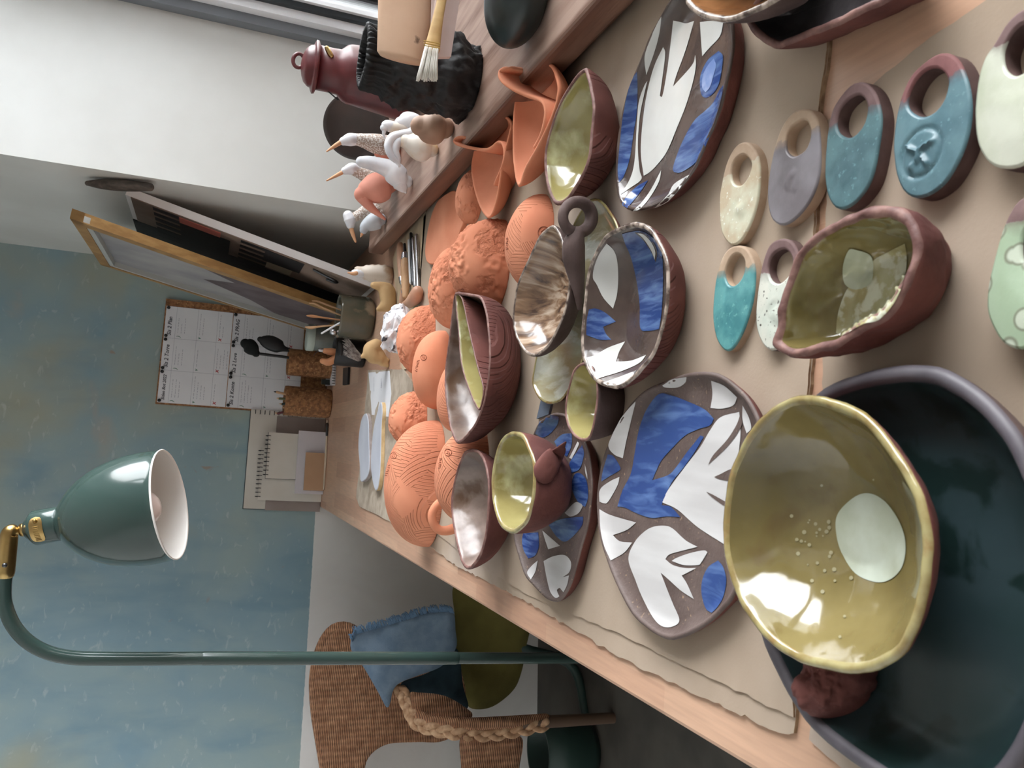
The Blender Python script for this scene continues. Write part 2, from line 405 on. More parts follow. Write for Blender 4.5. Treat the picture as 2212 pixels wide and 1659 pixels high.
def bowl(name, label, cat, rim, z0, mats, H=None, xmax=None, th=.004, base=.5, rnd=.7, bulge=0, floor=.005, N=112, nz=.0006, tilt=0, off=(0, 0),
         group=None, pats=None, patmats=None, parent=None, seed=0, lift=.00045):
    if H is None:
        lo, hi = .006, .16
        for _ in range(16):
            H = (lo+hi)/2
            V, F, mi, R, no = bowl_geo(rim, z0, H, th, base, rnd, bulge, floor, 64, 0, tilt, off, 8)
            q = projA(V[:9*64])
            if q[:, 0].max() < xmax: lo = H
            else: hi = H
    V, F, mi, R, no = bowl_geo(rim, z0, H, th, base, rnd, bulge, floor, N, nz, tilt, off, seed=seed)
    if pats:
        bvh = BVHTree.FromPolygons([tuple(v) for v in V], F)
        V = list(map(tuple, V)); F = list(F); mi = list(mi)
        for poly, k, lv in pats:
            P = soft_poly(poly) if lv >= 0 else poly
            v2, f2 = tri_poly([tuple(p) for p in P], (), 7)
            n = len(V); ok = True; add = []
            for x, y in v2:
                d = Vector(ray(x, y)).normalized(); h = bvh.ray_cast(Vector(CAM), d)
                if h[0] is None: h = bvh.find_nearest(Vector(onz(x, y, z0+H)))
                nn = h[1]; nn = -nn if nn.dot(d) > 0 else nn
                add.append(tuple(h[0]+nn*(lift*(1+abs(lv)*.7))))
            V += add; F += [tuple(i+n for i in f) for f in f2]; mi += [k]*len(f2)
    o = mk(name, V, F, list(mats)+list(patmats or []), mi, parent)
    if parent is None: tag(o, label, cat, group)
    elif label: o['label'] = label
    o['_H'] = H
    return o
def dome(name, label, cat, bb, mat, ratio=1.0, rot=0, pw=2.2, z0=TZ+.002, group=None, rough=0, rs=60, lip=.0, pinch=0, seed=0, ab=None):
    seg, K = (150, 60) if rough else (96, 36); V = []; F = []
    rows = [(.86, 0), (.9, 0.0), (1.0, 0.0), (1.0, .02)]
    for j in range(1, K+1):
        t = j/K*math.pi/2; rows.append((max(math.cos(t), 1e-4)**(2/pw), math.sin(t)**(2/pw)))
    for r, z in rows:
        for k in range(seg):
            a = 2*math.pi*k/seg
            e = 1+pinch*math.cos(2*a)*.1+.02*math.sin(3*a+seed)+.015*math.sin(5*a+2*seed)
            x, y = r*e*math.cos(a), r*e*math.sin(a)*ratio
            c, s = math.cos(rot), math.sin(rot); V.append((x*c-y*s, x*s+y*c, z))
    n = len(rows)
    for i in range(n-1):
        for k in range(seg): F.append((i*seg+k, i*seg+(k+1) % seg, (i+1)*seg+(k+1) % seg, (i+1)*seg+k))
    F.append(tuple(range(seg-1, -1, -1))); F.append(tuple((n-1)*seg+k for k in range(seg)))
    W = fit(V, bb, z0)
    if rough:
        C = W.mean(0); out = []
        for i, v in enumerate(W):
            p = Vector(v)*rs; q = Vector(v)*rs*.35+Vector((seed*3., 1, 2))
            m = max(0, min(1, (noise.noise(q)+.15)*4)); nn = noise.fractal(p, 1.0, 2.2, 4)
            d = Vector(v-C); d.normalize(); amp = rough*m*nn if v[2] > z0+.002 else 0
            out.append(np.array(v)+np.array(d)*amp)
        W = np.array(out)
    o = mk(name, W, F, mat); tag(o, label, cat, group); return o
def slab(name, label, cat, px, z0, th, mats, hole=None, bev=.0015, step=.006, N=64, puff=0, split=None, emb=None, parent=None, group=None, nz=0, nohole=False):
    """flat cut-out piece: outline (pixels of its top face), optional hole, rounded arris"""
    zt = z0+th
    O = np.array([onz(x, y, zt)[:2] for x, y in smooth_closed(px, N)])
    Hh = np.array([onz(x, y, zt)[:2] for x, y in smooth_closed(hole, 40)]) if hole else None
    def inset(Q, d):
        T = np.roll(Q, -1, 0)-np.roll(Q, 1, 0); T /= np.linalg.norm(T, axis=1)[:, None]; Nn = np.stack([-T[:, 1], T[:, 0]], 1)
        ar = (Q[:, 0]*np.roll(Q[:, 1], -1)-np.roll(Q[:, 0], -1)*Q[:, 1]).sum()
        return Q+Nn*d*(1 if ar > 0 else -1)
    Oi = inset(O, bev); Hi = inset(Hh, -bev) if hole else None
    v2, f2 = tri_poly([tuple(p) for p in Oi], [[tuple(p) for p in Hi]] if hole else (), step)
    C = O.mean(0)
    V = []; 
    for x, y in v2:
        e = np.sqrt(((O-[x, y])**2).sum(1).min()); z = zt
        if hole: e = min(e, np.sqrt(((Hh-[x, y])**2).sum(1).min()))
        e = max(0, e-bev)
        if puff: z += puff*min(1, e/.012)
        if emb: z += emb(x, y)
        if nz: z += nz*noise.noise(Vector((x*60, y*60, 1)))
        V.append((x, y, z))
    F = list(f2); mi = [0]*len(F); top = len(V)
    def skirt(ring, outer):
        n = len(ring); idx = []
        for p in ring:   # find the matching inset vertex on top
            idx.append(None)
        return n
    def add_loops(Qi, Q):
        b = len(V); n = len(Q)
        for p in Qi: V.append((p[0], p[1], zt))
        q2 = Qi+(Q-Qi)*.72
        for p in q2: V.append((p[0], p[1], zt-bev*.28))
        for p in Q: V.append((p[0], p[1], zt-bev))
        for p in Q: V.append((p[0], p[1], z0))
        for r in range(3):
            for k in range(n): F.append((b+r*n+k, b+r*n+(k+1) % n, b+(r+1)*n+(k+1) % n, b+(r+1)*n+k)); mi.append(0 if r == 0 else (0 if r == 1 else 1))
    add_loops(Oi, O)
    if hole: add_loops(Hi, Hh)
    v3, f3 = tri_poly([tuple(p) for p in O], [[tuple(p) for p in Hh]] if hole else (), 0)
    b = len(V); V += [(x, y, z0) for x, y in v3]; F += [tuple(i+b for i in f) for f in f3]; mi += [1]*len(f3)
    V = np.array(V)
    # weld the arris to the top face
    at = None
    if split:
        A = onz(*split[0], zt)[:2]; B = onz(*split[1], zt)[:2]; D = B-A; D /= np.linalg.norm(D); nn = np.array([-D[1], D[0]])
        if (nn@(CAM[:2]-A)) < 0: nn = -nn
        at = (V[:, :2]-A)@nn
        if Hh is not None:
            dh = np.sqrt(((V[:, None, :2]-Hh[None])**2).sum(2).min(1)); 
    o = mk(name, V, F, mats, mi, parent, auto=math.radians(50), attr=at)
    if parent is None: tag(o, label, cat, group)
    return o
def weld(o, d=1e-5):
    bm = bmesh.new(); bm.from_mesh(o.data); bmesh.ops.remove_doubles(bm, verts=bm.verts, dist=d); bm.to_mesh(o.data); bm.free()
def stamp_on(o, px, r, mat, bars=((-.3, -.4, -.2, .3), (.1, -.3, .35, .35)), name='stamp', row=None):
    """incised maker's ring and ticks laid on the surface of o, found along the sight line of the given pixels"""
    L = Vector(o.location); bv = BVHTree.FromPolygons([v.co+L for v in o.data.vertices], [tuple(p.vertices) for p in o.data.polygons])
    def hit(x, y):
        d = Vector(ray(x, y)).normalized(); h = bv.ray_cast(Vector(CAM), d); return None if h[0] is None else np.array(h[0]-d*.0004)
    g = []
    def line(P, w):
        Q = [hit(*p) for p in P]
        if all(q is not None for q in Q): g.append(tube(Q, [w]*len(Q), 6))
    if r:
        line([(px[0]+r*math.cos(t), px[1]+r*math.sin(t)*1.0) for t in np.linspace(0, 6.28, 21)], .0006)
        for b in bars: line([(px[0]+r*b[0], px[1]+r*b[1]), (px[0]+r*b[2], px[1]+r*b[3])], .0007)
    if g: mk(name, *cat_geo(*g)[:2], mat, parent=o)
    g = []
    if row:
        (x0, y0), (x1, y1), n, h = row; rr = random.Random(int(x0))
        for i in range(n):
            t = (i+.5)/n; cx, cy = x0+(x1-x0)*t, y0+(y1-y0)*t; line([(cx-h*rr.uniform(.3, .6), cy+rr.uniform(-1, 1)), (cx+h*rr.uniform(.3, .6), cy+rr.uniform(-1.5, 1.5))], .0007)
    if g: mk('stamped_letters', *cat_geo(*g)[:2], mat, parent=o)
def text_geo(s, size, P, ax, ay):
    cu = bpy.data.curves.new('t', 'FONT'); cu.body = s; cu.size = size; cu.resolution_u = 2; cu.shear = .22; cu.offset = size*.018
    o = bpy.data.objects.new('t', cu); COL.objects.link(o)
    dg = bpy.context.evaluated_depsgraph_get(); me = bpy.data.meshes.new_from_object(o.evaluated_get(dg))
    V = np.array([tuple(v.co) for v in me.vertices]) if len(me.vertices) else np.zeros((0, 3)); F = [tuple(p.vertices) for p in me.polygons]
    bpy.data.objects.remove(o); bpy.data.meshes.remove(me); bpy.data.curves.remove(cu)
    return V[:, :1]*np.asarray(ax)+V[:, 1:2]*np.asarray(ay)+np.asarray(P), F
# ------------------------------------------------------------------ palette
TERRA = M('terracotta', (232, 146, 108), (216, 126, 88), 9, rough=.85, bump=.12, bs=300, spec=.25)
TERRA_ROUGH = patchy('terracotta_rough', (232, 146, 108), (216, 126, 90))
TERRA_MARK = M('terracotta_mark', (170, 92, 62), rough=.9)
TERRA_HATCH = M('terracotta_hatched', (232, 146, 108), (216, 126, 90), 9, rough=.85, hatch=1.0, hs=62, hvor=30, spec=.25)
TERRA_LINES = M('terracotta_lined', (232, 146, 108), (216, 126, 90), 9, rough=.85, hatch=.8, hs=80, hvor=22, spec=.25)
RED = M('red_stoneware', (118, 66, 58), (92, 50, 46), 22, rough=.8, bump=.5, bs=140, spec=.3)
RED_ROUGH = M('red_stoneware_rough', (128, 72, 64), (92, 50, 46), 24, rough=.82, bump=.9, bs=90, spec=.3)
RED_RIDGED = M('red_stoneware_ridged', (118, 64, 56), (96, 52, 46), 20, rough=.8, hatch=.9, hs=60, hvor=18, spec=.3)
RED_RIM = M('red_rim', (140, 98, 88), (104, 64, 58), 90, rough=.6, bump=.6, bs=160)
DKBR = M('dark_stoneware', (98, 78, 74), (80, 62, 58), 30, rough=.72, bump=.3, bs=200, spec=.35)
BROWN_FLAT = M('brown_slip', (104, 86, 80), (88, 70, 64), 40, rough=.6, bump=.25, bs=320, c3=(150, 122, 96), n3=330, lo3=.66, hi3=.7)
BROWN_GLOSS = M('brown_gloss', (92, 74, 66), (74, 58, 52), 30, rough=.22, bump=.3, bs=110, coat=.5)
OLIVE = M('olive_glaze', (160, 148, 88), (136, 122, 66), 14, rough=.14, bump=.12, bs=40, coat=.6, c3=(196, 194, 142), n3=24, lo3=.56, hi3=.72)
OLIVE_BIG = M('olive_glaze_deep', (134, 118, 68), (106, 92, 46), 14, rough=.1, bump=.10, bs=26, coat=.7, c3=(100, 80, 40), n3=30, lo3=.6, hi3=.75)
OLIVE_RIM = M('olive_rim', (164, 152, 98), (136, 114, 62), 60, rough=.2, bump=.3, bs=90, coat=.5, c3=(150, 116, 66), n3=44, lo3=.56, hi3=.66)
POOL = M('pale_pool', (196, 206, 188), (182, 190, 166), 40, rough=.1, bump=.1, bs=60, coat=.6)
POOL2 = M('cloudy_pool', (188, 186, 144), (172, 160, 110), 60, rough=.12, bump=.1, bs=60, coat=.6, c3=(206, 208, 184), n3=110, lo3=.5, hi3=.6)
CELADON = M('celadon_glaze', (186, 184, 156), (164, 150, 104), 26, rough=.1, bump=.45, bs=70, coat=.7, stretch=(1.6, .5, 1), c3=(206, 208, 192), n3=18)
WHITE = M('white_glaze', (216, 216, 211), (204, 203, 197), 14, rough=.12, bump=.12, bs=30, coat=.5)
WHITE_MATT = M('white_slip', (208, 206, 205), (190, 187, 186), 9, rough=.38, stretch=(4, .6, 1))
BLUE = M('blue_glaze', (36, 66, 136), (94, 128, 186), 60, det=6, lo=.44, hi=.72, rough=.16, coat=.5, stretch=(3, .5, 1), bump=.1, bs=40, dist_=.5)
BLUE_MATT = M('blue_slip', (42, 72, 140), (92, 126, 184), 46, det=6, lo=.46, hi=.76, rough=.4, stretch=(2.6, .6, 1), dist_=.6)
BROWNGLZ = M('streaked_brown_glaze', (120, 88, 70), (172, 140, 110), 30, det=6, lo=.42, hi=.62, rough=.2, coat=.4, stretch=(.5, 1.6, 1), bump=.25, bs=60, c3=(196, 172, 148), n3=22)
SILVERGLZ = M('silver_brown_glaze', (104, 82, 72), (144, 122, 110), 26, rough=.28, coat=.15, bump=.25, bs=60, c3=(104, 74, 52), n3=20, lo3=.58, hi3=.68)
ORANGEGLZ = M('orange_brown_glaze', (168, 112, 66), (140, 88, 48), 30, rough=.2, coat=.5, stretch=(.5, 2, 1))
RIMGLZ = M('speckled_rim', (178, 158, 142), (84, 66, 58), 120, rough=.25, coat=.4, bump=.4, bs=160)
DARKGLZ = M('dark_green_glaze', (30, 52, 52), (44, 62, 66), 12, rough=.3, coat=.2, bump=.1, bs=30, c3=(22, 42, 40), n3=30)
DARKRIM = M('dark_rim', (90, 84, 91), (76, 71, 78), 40, rough=.5)
METDARK = M('metallic_dark_glaze', (112, 106, 108), (76, 72, 74), 26, rough=.3, metal=.6, bump=.5, bs=70, coat=.3)
BLACKROUGH = M('black_rough_clay', (32, 31, 33), (20, 20, 22), 14, rough=.62, bump=1.0, bs=55, spec=.4)
CARD = M('cardboard', (178, 158, 138), (168, 147, 126), 7, rough=.9, bump=.06, bs=500, spec=.15, c3=(186, 168, 152), n3=3)
CARD_EDGE = M('cardboard_edge', (176, 148, 112), (140, 108, 78), 160, rough=.9)
CANVAS = M('canvas', (188, 172, 152), (170, 152, 132), 40, rough=.95, bump=.2, bs=700, c3=(150, 132, 112), n3=9)
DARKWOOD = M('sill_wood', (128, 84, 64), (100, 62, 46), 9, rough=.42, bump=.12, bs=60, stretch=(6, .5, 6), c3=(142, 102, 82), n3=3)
PAPER = M('paper', (232, 232, 236), (224, 224, 230), 6, rough=.8)
INK = M('ink', (40, 42, 60), rough=.7)
PENCILINK = M('pencil_grey', (130, 130, 150), rough=.8)
REDINK = M('red_ink', (200, 50, 60), rough=.7); GREENINK = M('green_ink', (40, 120, 90), rough=.7)
CORK = M('cork', (168, 112, 66), (120, 76, 42), 90, rough=.9, bump=.3, bs=240, c3=(196, 146, 92), n3=200, lo3=.6, hi3=.66)
BLACK = M('black_plastic', (26, 27, 30), rough=.4)
STEEL = M('steel', (200, 200, 205), rough=.25, metal=1)
DKSTEEL = M('dark_steel', (90, 92, 96), rough=.35, metal=1)
BRASS = M('brass', (190, 158, 96), (176, 140, 80), 30, rough=.28, metal=1)
LAMPG = M('lamp_green_enamel', (48, 70, 65), rough=.2, coat=.35, spec=.35)
LAMPW = M('lamp_white_enamel', (236, 232, 226), rough=.3)
LWOOD = M('light_wood', (214, 166, 120), (196, 146, 98), 30, rough=.5, stretch=(1, 4, 1))
TAN = M('tan_clay', (206, 166, 112), (194, 152, 98), 18, rough=.8, bump=.15, bs=140)
WHITEG = M('bird_white', (226, 226, 230), (206, 208, 216), 30, rough=.35, bump=.1, bs=60)
BIRDTAN = M('bird_tan', (226, 218, 206), (210, 172, 116), 14, rough=.4, lo=.45, hi=.6)
BIRDSPECK = M('bird_feathered', (170, 146, 130), (222, 216, 210), 380, det=1, rough=.6, lo=.5, hi=.56, bump=.3, bs=150)
BEAK = M('beak_clay', (216, 158, 112), (198, 140, 96), 30, rough=.7)
BROWNBIRD = M('bird_brown', (176, 138, 112), (156, 116, 92), 16, rough=.6)
REDEN = M('red_enamel', (104, 28, 31), (80, 20, 24), 20, rough=.4, coat=.1)
WICKER = weave('wicker', (206, 146, 104), (172, 112, 74))
BRAID = M('braided_rush', (206, 164, 124), (168, 122, 84), 60, rough=.8, bump=.6, bs=120)
# ------------------------------------------------------------------ room shell
BWP = np.array([-.201, 2.642, .76]); WD = np.array([math.sin(math.radians(83.4)), math.cos(math.radians(83.4)), 0]); WN = np.array([WD[1], -WD[0], 0])  # WN points into the room
def onw(x, y, off=0): return onplane(x, y, BWP+WN*off, WN)
def wallP(u, z, off=0): p = BWP+WD*u+WN*off; return np.array([p[0], p[1], z])
def wall_wash():
    m = bpy.data.materials.new('blue_limewash'); m.use_nodes = True; nt = m.node_tree; N = nt.nodes; L = nt.links; b = N['Principled BSDF']
    b.inputs['Roughness'].default_value = .8
    tc = N.new('ShaderNodeTexCoord')
    def nz(s, d=5, st=(1, 1, 1), dis=.6):
        mp = N.new('ShaderNodeMapping'); mp.inputs['Scale'].default_value = st; L.new(tc.outputs['Object'], mp.inputs[0])
        n = N.new('ShaderNodeTexNoise'); n.inputs['Scale'].default_value = s; n.inputs['Detail'].default_value = d; n.inputs['Distortion'].default_value = dis
        L.new(mp.outputs[0], n.inputs[0]); return n.outputs['Fac']
    def rg(f, a, z, o=1):
        r = N.new('ShaderNodeMapRange'); r.inputs['From Min'].default_value = a; r.inputs['From Max'].default_value = z; r.inputs['To Max'].default_value = o; L.new(f, r.inputs[0]); return r.outputs[0]
    def mix(f, a, z):
        x = N.new('ShaderNodeMix'); x.data_type = 'RGBA'; L.new(f, x.inputs[0])
        for s, v in ((6, a), (7, z)):
            if isinstance(v, tuple): x.inputs[s].default_value = v
            else: L.new(v, x.inputs[s])
        return x.outputs[2]
    c = mix(rg(nz(2.6), .35, .65), lin((128, 160, 174)), lin((154, 174, 170)))
    c = mix(rg(nz(9, 6, (1, 1, .35)), .5, .7, .6), c, lin((108, 146, 166)))
    c = mix(rg(nz(1.7, 4), .55, .72, .75), c, lin((168, 162, 130)))
    c = mix(rg(nz(3.1, 6), .64, .74, .55), c, lin((190, 160, 132)))
    c = mix(rg(nz(26, 6, (1, 1, 2)), .62, .72, .35), c, lin((200, 208, 204)))
    c = mix(rg(nz(14, 3), .72, .76, .6), c, lin((166, 128, 92)))
    # unwashed plaster below the dado line
    sp = N.new('ShaderNodeSeparateXYZ'); L.new(tc.outputs['Object'], sp.inputs[0])
    ad = N.new('ShaderNodeMath'); ad.operation = 'MULTIPLY_ADD'; L.new(nz(60, 3), ad.inputs[0]); ad.inputs[1].default_value = .004; L.new(sp.outputs[2], ad.inputs[2])
    c = mix(rg(ad.outputs[0], .7625, .7635), mix(rg(nz(5), .3, .7), lin((226, 224, 220)), lin((216, 212, 208))), c)
    L.new(c, b.inputs['Base Color'])
    bp = N.new('ShaderNodeBump'); bp.inputs['Strength'].default_value = .15; bp.inputs['Distance'].default_value = .004; L.new(nz(30, 6), bp.inputs['Height']); L.new(bp.outputs[0], b.inputs['Normal'])
    return m
PLASTER = M('white_plaster', (208, 209, 205), (200, 200, 195), 4, rough=.85, bump=.12, bs=22)
PLAINW = M('room_plaster', (236, 233, 228), (230, 226, 220), 3, rough=.9)
FLOORM = M('stone_floor', (82, 77, 70), (64, 60, 55), 6, rough=.7, bump=.2, bs=20)
def struct(name, g, m, mi=None, smooth=False):
    o = mk(name, g[0], g[1], m, mi, smooth=smooth, org=(0, 0, 0)); o['kind'] = 'structure'; return o
ZC = 2.6
a = wallP(-1.75, 0); c_ = wallP(.732, 0)
V = [a, c_, c_-WN*.15, a-WN*.15]; V = [tuple(p) for p in V]+[(p[0], p[1], ZC) for p in V]
struct('wall_back', (V, [(0, 3, 2, 1), (4, 5, 6, 7), (0, 1, 5, 4), (1, 2, 6, 5), (2, 3, 7, 6), (3, 0, 4, 7)]), wall_wash())
WX, NX = .524, 1.0           # room face of the window wall, outer face
NY0, NY1, NZ0, NZ1 = -.35, 1.82, .765, 2.3
struct('wall_right', cat_geo(box((WX, NY1, 0), (NX, 2.78, ZC)), box((WX, -1.5, 0), (NX, NY0, ZC)), box((WX, NY0, 0), (NX, NY1, NZ0)), box((WX, NY0, NZ1), (NX, NY1, ZC)))[:2], PLASTER)
struct('wall_left', box((-1.95, -1.4, 0), (-1.8, 2.6, ZC)), PLAINW)
struct('wall_front', box((-1.95, -1.55, 0), (NX, -1.4, ZC)), PLAINW)
struct('floor', box((-1.95, -1.55, -.05), (NX, 2.9, 0)), FLOORM)
struct('ceiling', box((-1.95, -1.55, ZC), (NX, 2.9, ZC+.08)), PLAINW)
SILLTOP = M('sill_dusty_lit_top', (172, 142, 126), (146, 112, 96), 8, rough=.45, bump=.12, bs=60, stretch=(6, .5, 6), c3=(120, 86, 70), n3=5)  # dusty top face, made paler still by window light put into its colour
# window sill board
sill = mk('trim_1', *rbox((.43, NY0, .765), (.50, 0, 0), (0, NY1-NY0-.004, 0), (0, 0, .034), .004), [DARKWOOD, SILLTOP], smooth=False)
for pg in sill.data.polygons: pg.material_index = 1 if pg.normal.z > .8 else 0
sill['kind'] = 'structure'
# window: grey strip along the inner edge, white frame with a mullion, gaskets, glass
GREYSTRIP = M('grey_edge_strip', (112, 118, 126), rough=.5); WHPVC = M('white_pvc', (232, 234, 238), rough=.35); GASK = M('gasket', (36, 44, 50), rough=.6)
def glassmat():
    m = bpy.data.materials.new('window_glass'); m.use_nodes = True; nt = m.node_tree; N = nt.nodes; L = nt.links; N.remove(N['Principled BSDF'])
    t = N.new('ShaderNodeBsdfTransparent'); g = N.new('ShaderNodeBsdfGlossy'); g.inputs['Roughness'].default_value = .02
    f = N.new('ShaderNodeFresnel'); f.inputs['IOR'].default_value = 1.45; x = N.new('ShaderNodeMixShader')
    L.new(f.outputs[0], x.inputs[0]); L.new(t.outputs[0], x.inputs[1]); L.new(g.outputs[0], x.inputs[2]); L.new(x.outputs[0], N['Material Output'].inputs[0]); return m
WZ0, WZ1 = .768, NZ1
def ring_boxes(x0, x1, y0, y1, z0, z1, w):
    return [box((x0, y0, z0), (x1, y0+w, z1)), box((x0, y1-w, z0), (x1, y1, z1)), box((x0, y0+w, z0), (x1, y1-w, z0+w*.3)), box((x0, y0+w, z1-w), (x1, y1-w, z1))]
win = mk('window_1', *cat_geo(*[(g[0], g[1], 0) for g in ring_boxes(.884, .905, NY0, NY1, WZ0, WZ1, .03)],
        *[(g[0], g[1], 1) for g in ring_boxes(.905, .924, NY0, NY1, WZ0, WZ1, .055)], (*box((.905, .74, WZ0), (.96, .83, WZ1)), 1),
        *[(g[0], g[1], 2) for i, g in enumerate(ring_boxes(.924, .936, NY0, NY1, WZ0, WZ1, .07)) if i != 2], *[(g[0], g[1], 1) for g in ring_boxes(.936, .96, NY0, NY1, WZ0, WZ1, .08)])[:2],
        [GREYSTRIP, WHPVC, GASK], cat_geo(*[(g[0], g[1], 0) for g in ring_boxes(.884, .905, NY0, NY1, WZ0, WZ1, .03)],
        *[(g[0], g[1], 1) for g in ring_boxes(.905, .924, NY0, NY1, WZ0, WZ1, .055)], (*box((.905, .74, WZ0), (.96, .83, WZ1)), 1),
        *[(g[0], g[1], 2) for i, g in enumerate(ring_boxes(.924, .936, NY0, NY1, WZ0, WZ1, .07)) if i != 2], *[(g[0], g[1], 1) for g in ring_boxes(.936, .96, NY0, NY1, WZ0, WZ1, .08)])[2], smooth=False)
win['kind'] = 'structure'
mk('window_pane', *box((.945, NY0+.05, WZ0+.05), (.949, NY1-.05, WZ1-.05)), glassmat(), parent=win, smooth=False)
# white boarded fence outside the window
g = cat_geo(*[box((1.75, -1.6+i*.115, 0), (1.775, -1.6+i*.115+.1135, 1.25)) for i in range(46)])
fe = struct('exterior_fence', g[:2], M('white_fence', (232, 234, 232), (222, 224, 222), 20, rough=.7)); fe.name = 'exterior_fence'
struct('exterior_ground', box((NX, -4, -.06), (6, 7, -.01)), M('paving', (150, 148, 142), (130, 128, 124), 8, rough=.9))
# ------------------------------------------------------------------ work table
def beech():
    m = bpy.data.materials.new('beech_staves'); m.use_nodes = True; nt = m.node_tree; N = nt.nodes; L = nt.links; b = N['Principled BSDF']
    tc = N.new('ShaderNodeTexCoord'); mp = N.new('ShaderNodeMapping'); mp.inputs['Rotation'].default_value = (0, 0, math.radians(90)); L.new(tc.outputs['Object'], mp.inputs[0])
    br = N.new('ShaderNodeTexBrick'); br.inputs['Scale'].default_value = 1; br.inputs['Brick Width'].default_value = .24; br.inputs['Row Height'].default_value = .042
    br.inputs['Mortar Size'].default_value = .0; br.offset = .37
    br.inputs['Color1'].default_value = lin((216, 172, 140)); br.inputs['Color2'].default_value = lin((196, 146, 116)); L.new(mp.outputs[0], br.inputs[0])
    n = N.new('ShaderNodeTexNoise'); n.inputs['Scale'].default_value = 40; n.inputs['Detail'].default_value = 6
    m2 = N.new('ShaderNodeMapping'); m2.inputs['Scale'].default_value = (6, .4, 1); L.new(tc.outputs['Object'], m2.inputs[0]); L.new(m2.outputs[0], n.inputs[0])
    x = N.new('ShaderNodeMix'); x.data_type = 'RGBA'; x.blend_type = 'MULTIPLY'; x.inputs[0].default_value = .35
    r = N.new('ShaderNodeMapRange'); r.inputs['From Min'].default_value = .3; r.inputs['From Max'].default_value = .7; r.inputs['To Min'].default_value = .6; r.inputs['To Max'].default_value = 1.1; L.new(n.outputs['Fac'], r.inputs[0])
    L.new(br.outputs['Color'], x.inputs[6]); L.new(r.outputs[0], x.inputs[7]); L.new(x.outputs[2], b.inputs['Base Color']); b.inputs['Roughness'].default_value = .42
    return m
BEECH = beech()
tb = empty('work_table', (.16, 1.1, 0), 'long pale beech work table along the window wall, carrying all the pottery', 'table')
def prism(P, z0, z1):
    n = len(P); return [(p[0], p[1], z0) for p in P]+[(p[0], p[1], z1) for p in P], [tuple(range(n-1, -1, -1)), tuple(range(n, 2*n))]+[(i, (i+1) % n, n+(i+1) % n, n+i) for i in range(n)]
def yw(x): return BWP[1]+(x-BWP[0])*WD[1]/WD[0]-.004
tt = mk('tabletop', *prism([(-.2, -.6), (.518, -.6), (.518, yw(.518)), (-.2, yw(-.2))], TZ-.034, TZ), BEECH, parent=tb, smooth=False)
md = tt.modifiers.new('b', 'BEVEL'); md.width = .004; md.segments = 2
for x, y in ((-.13, -.5), (.45, -.5), (-.13, 2.5), (.45, 2.5)): mk('leg', *box((x-.03, y-.03, 0), (x+.03, y+.03, TZ-.034)), BEECH, parent=tb, smooth=False)
# ------------------------------------------------------------------ cardboard and cloth on the table
def sheet(name, label, cat, px, z, th, mat, edge, curl=0, step=.03, rag=0.0):
    P = [onz(x, y, z+th)[:2] for x, y in px]; Q = []
    for i in range(len(P)):
        a, b = P[i], P[(i+1) % len(P)]; n = max(2, int(np.linalg.norm(b-a)/.006))
        for t in range(n):
            p = a+(b-a)*t/n; Q.append((p[0]+rag*noise.noise(Vector((p[0]*90, p[1]*90, 1))), p[1]+rag*noise.noise(Vector((p[0]*90, p[1]*90, 7)))))
    v2, f2 = tri_poly(Q, (), step); n = len(v2)
    V = [(x, y, z+th+curl*max(0, noise.noise(Vector((x*14, y*14, 3))))) for x, y in v2]+[(x, y, z) for x, y in v2]
    k = len(Q); F = list(f2)+[tuple(i+n for i in f[::-1]) for f in f2]; mi = [0]*len(F)
    for i in range(k): F.append((i, (i+1) % k, n+(i+1) % k, n+i)); mi.append(1)
    return tag(mk(name, V, F, [mat, edge], mi, smooth=False), label, cat)
cs = sheet('cardboard_sheet', 'flattened brown cardboard under the blue and white plates and small tags', 'cardboard',
      [(915, 470), (925, 452), (1186, 178), (1330, 42), (1420, -60), (1800, -60), (1790, 110), (1768, 275), (1762, 480), (1752, 790), (1748, 852), (1735, 1000), (1722, 1400), (1716, 1580), (1690, 1588), (1520, 1507), (1360, 1432), (1220, 1348), (1125, 1293), (1052, 1256), (985, 1222), (965, 1208), (905, 1160), (895, 900), (905, 640)], TZ, .0025, CARD, CARD_EDGE, rag=.0028)
pe = sheet('peeled_layer', None, None, [(920, 474), (930, 456), (1190, 182), (1334, 46), (1424, -55), (1794, -55), (1785, 110), (1763, 275), (1757, 480), (1747, 790), (1743, 852), (1730, 1000), (1718, 1400), (1712, 1552), (1640, 1516), (1517, 1456), (1428, 1414), (1350, 1374), (1251, 1333), (1137, 1284), (1060, 1235), (990, 1190), (915, 1130), (902, 900), (911, 640)], TZ+.0025, .0015, CARD, CARD_EDGE, rag=.0018)
pe.parent = cs; pe.location = pe.location-cs.location
sheet('cardboard_sheet', 'brown cardboard piece nearest the camera beneath the dark dish and largest tags', 'cardboard',
      [(1786, 262), (1990, 95), (2130, 0), (2180, -80), (2600, -60), (2640, 1500), (2300, 1760), (1990, 1720), (1820, 1660), (1748, 1600), (1760, 1400), (1772, 1000), (1778, 850), (1784, 480)], TZ, .003, CARD, CARD_EDGE, rag=.002)
sheet('wooden_board', 'thin pale board beside the sill with carving tools lying on it', 'board',
      [(848, 560), (860, 525), (921, 455), (912, 560), (906, 640), (898, 790), (868, 800), (858, 660)], TZ, .0025, M('pale_ply', (206, 184, 152), (196, 172, 138), 6, rough=.7, stretch=(1, 6, 1)), CARD_EDGE)
sheet('canvas_cloth', 'stained off-white canvas cloth under the two grey clay strips', 'cloth',
      [(795, 800), (872, 798), (893, 830), (885, 905), (852, 1132), (815, 1112), (776, 1094), (770, 1076), (778, 1000), (790, 880)], TZ, .002, CANVAS, CANVAS, curl=.003, rag=.002)
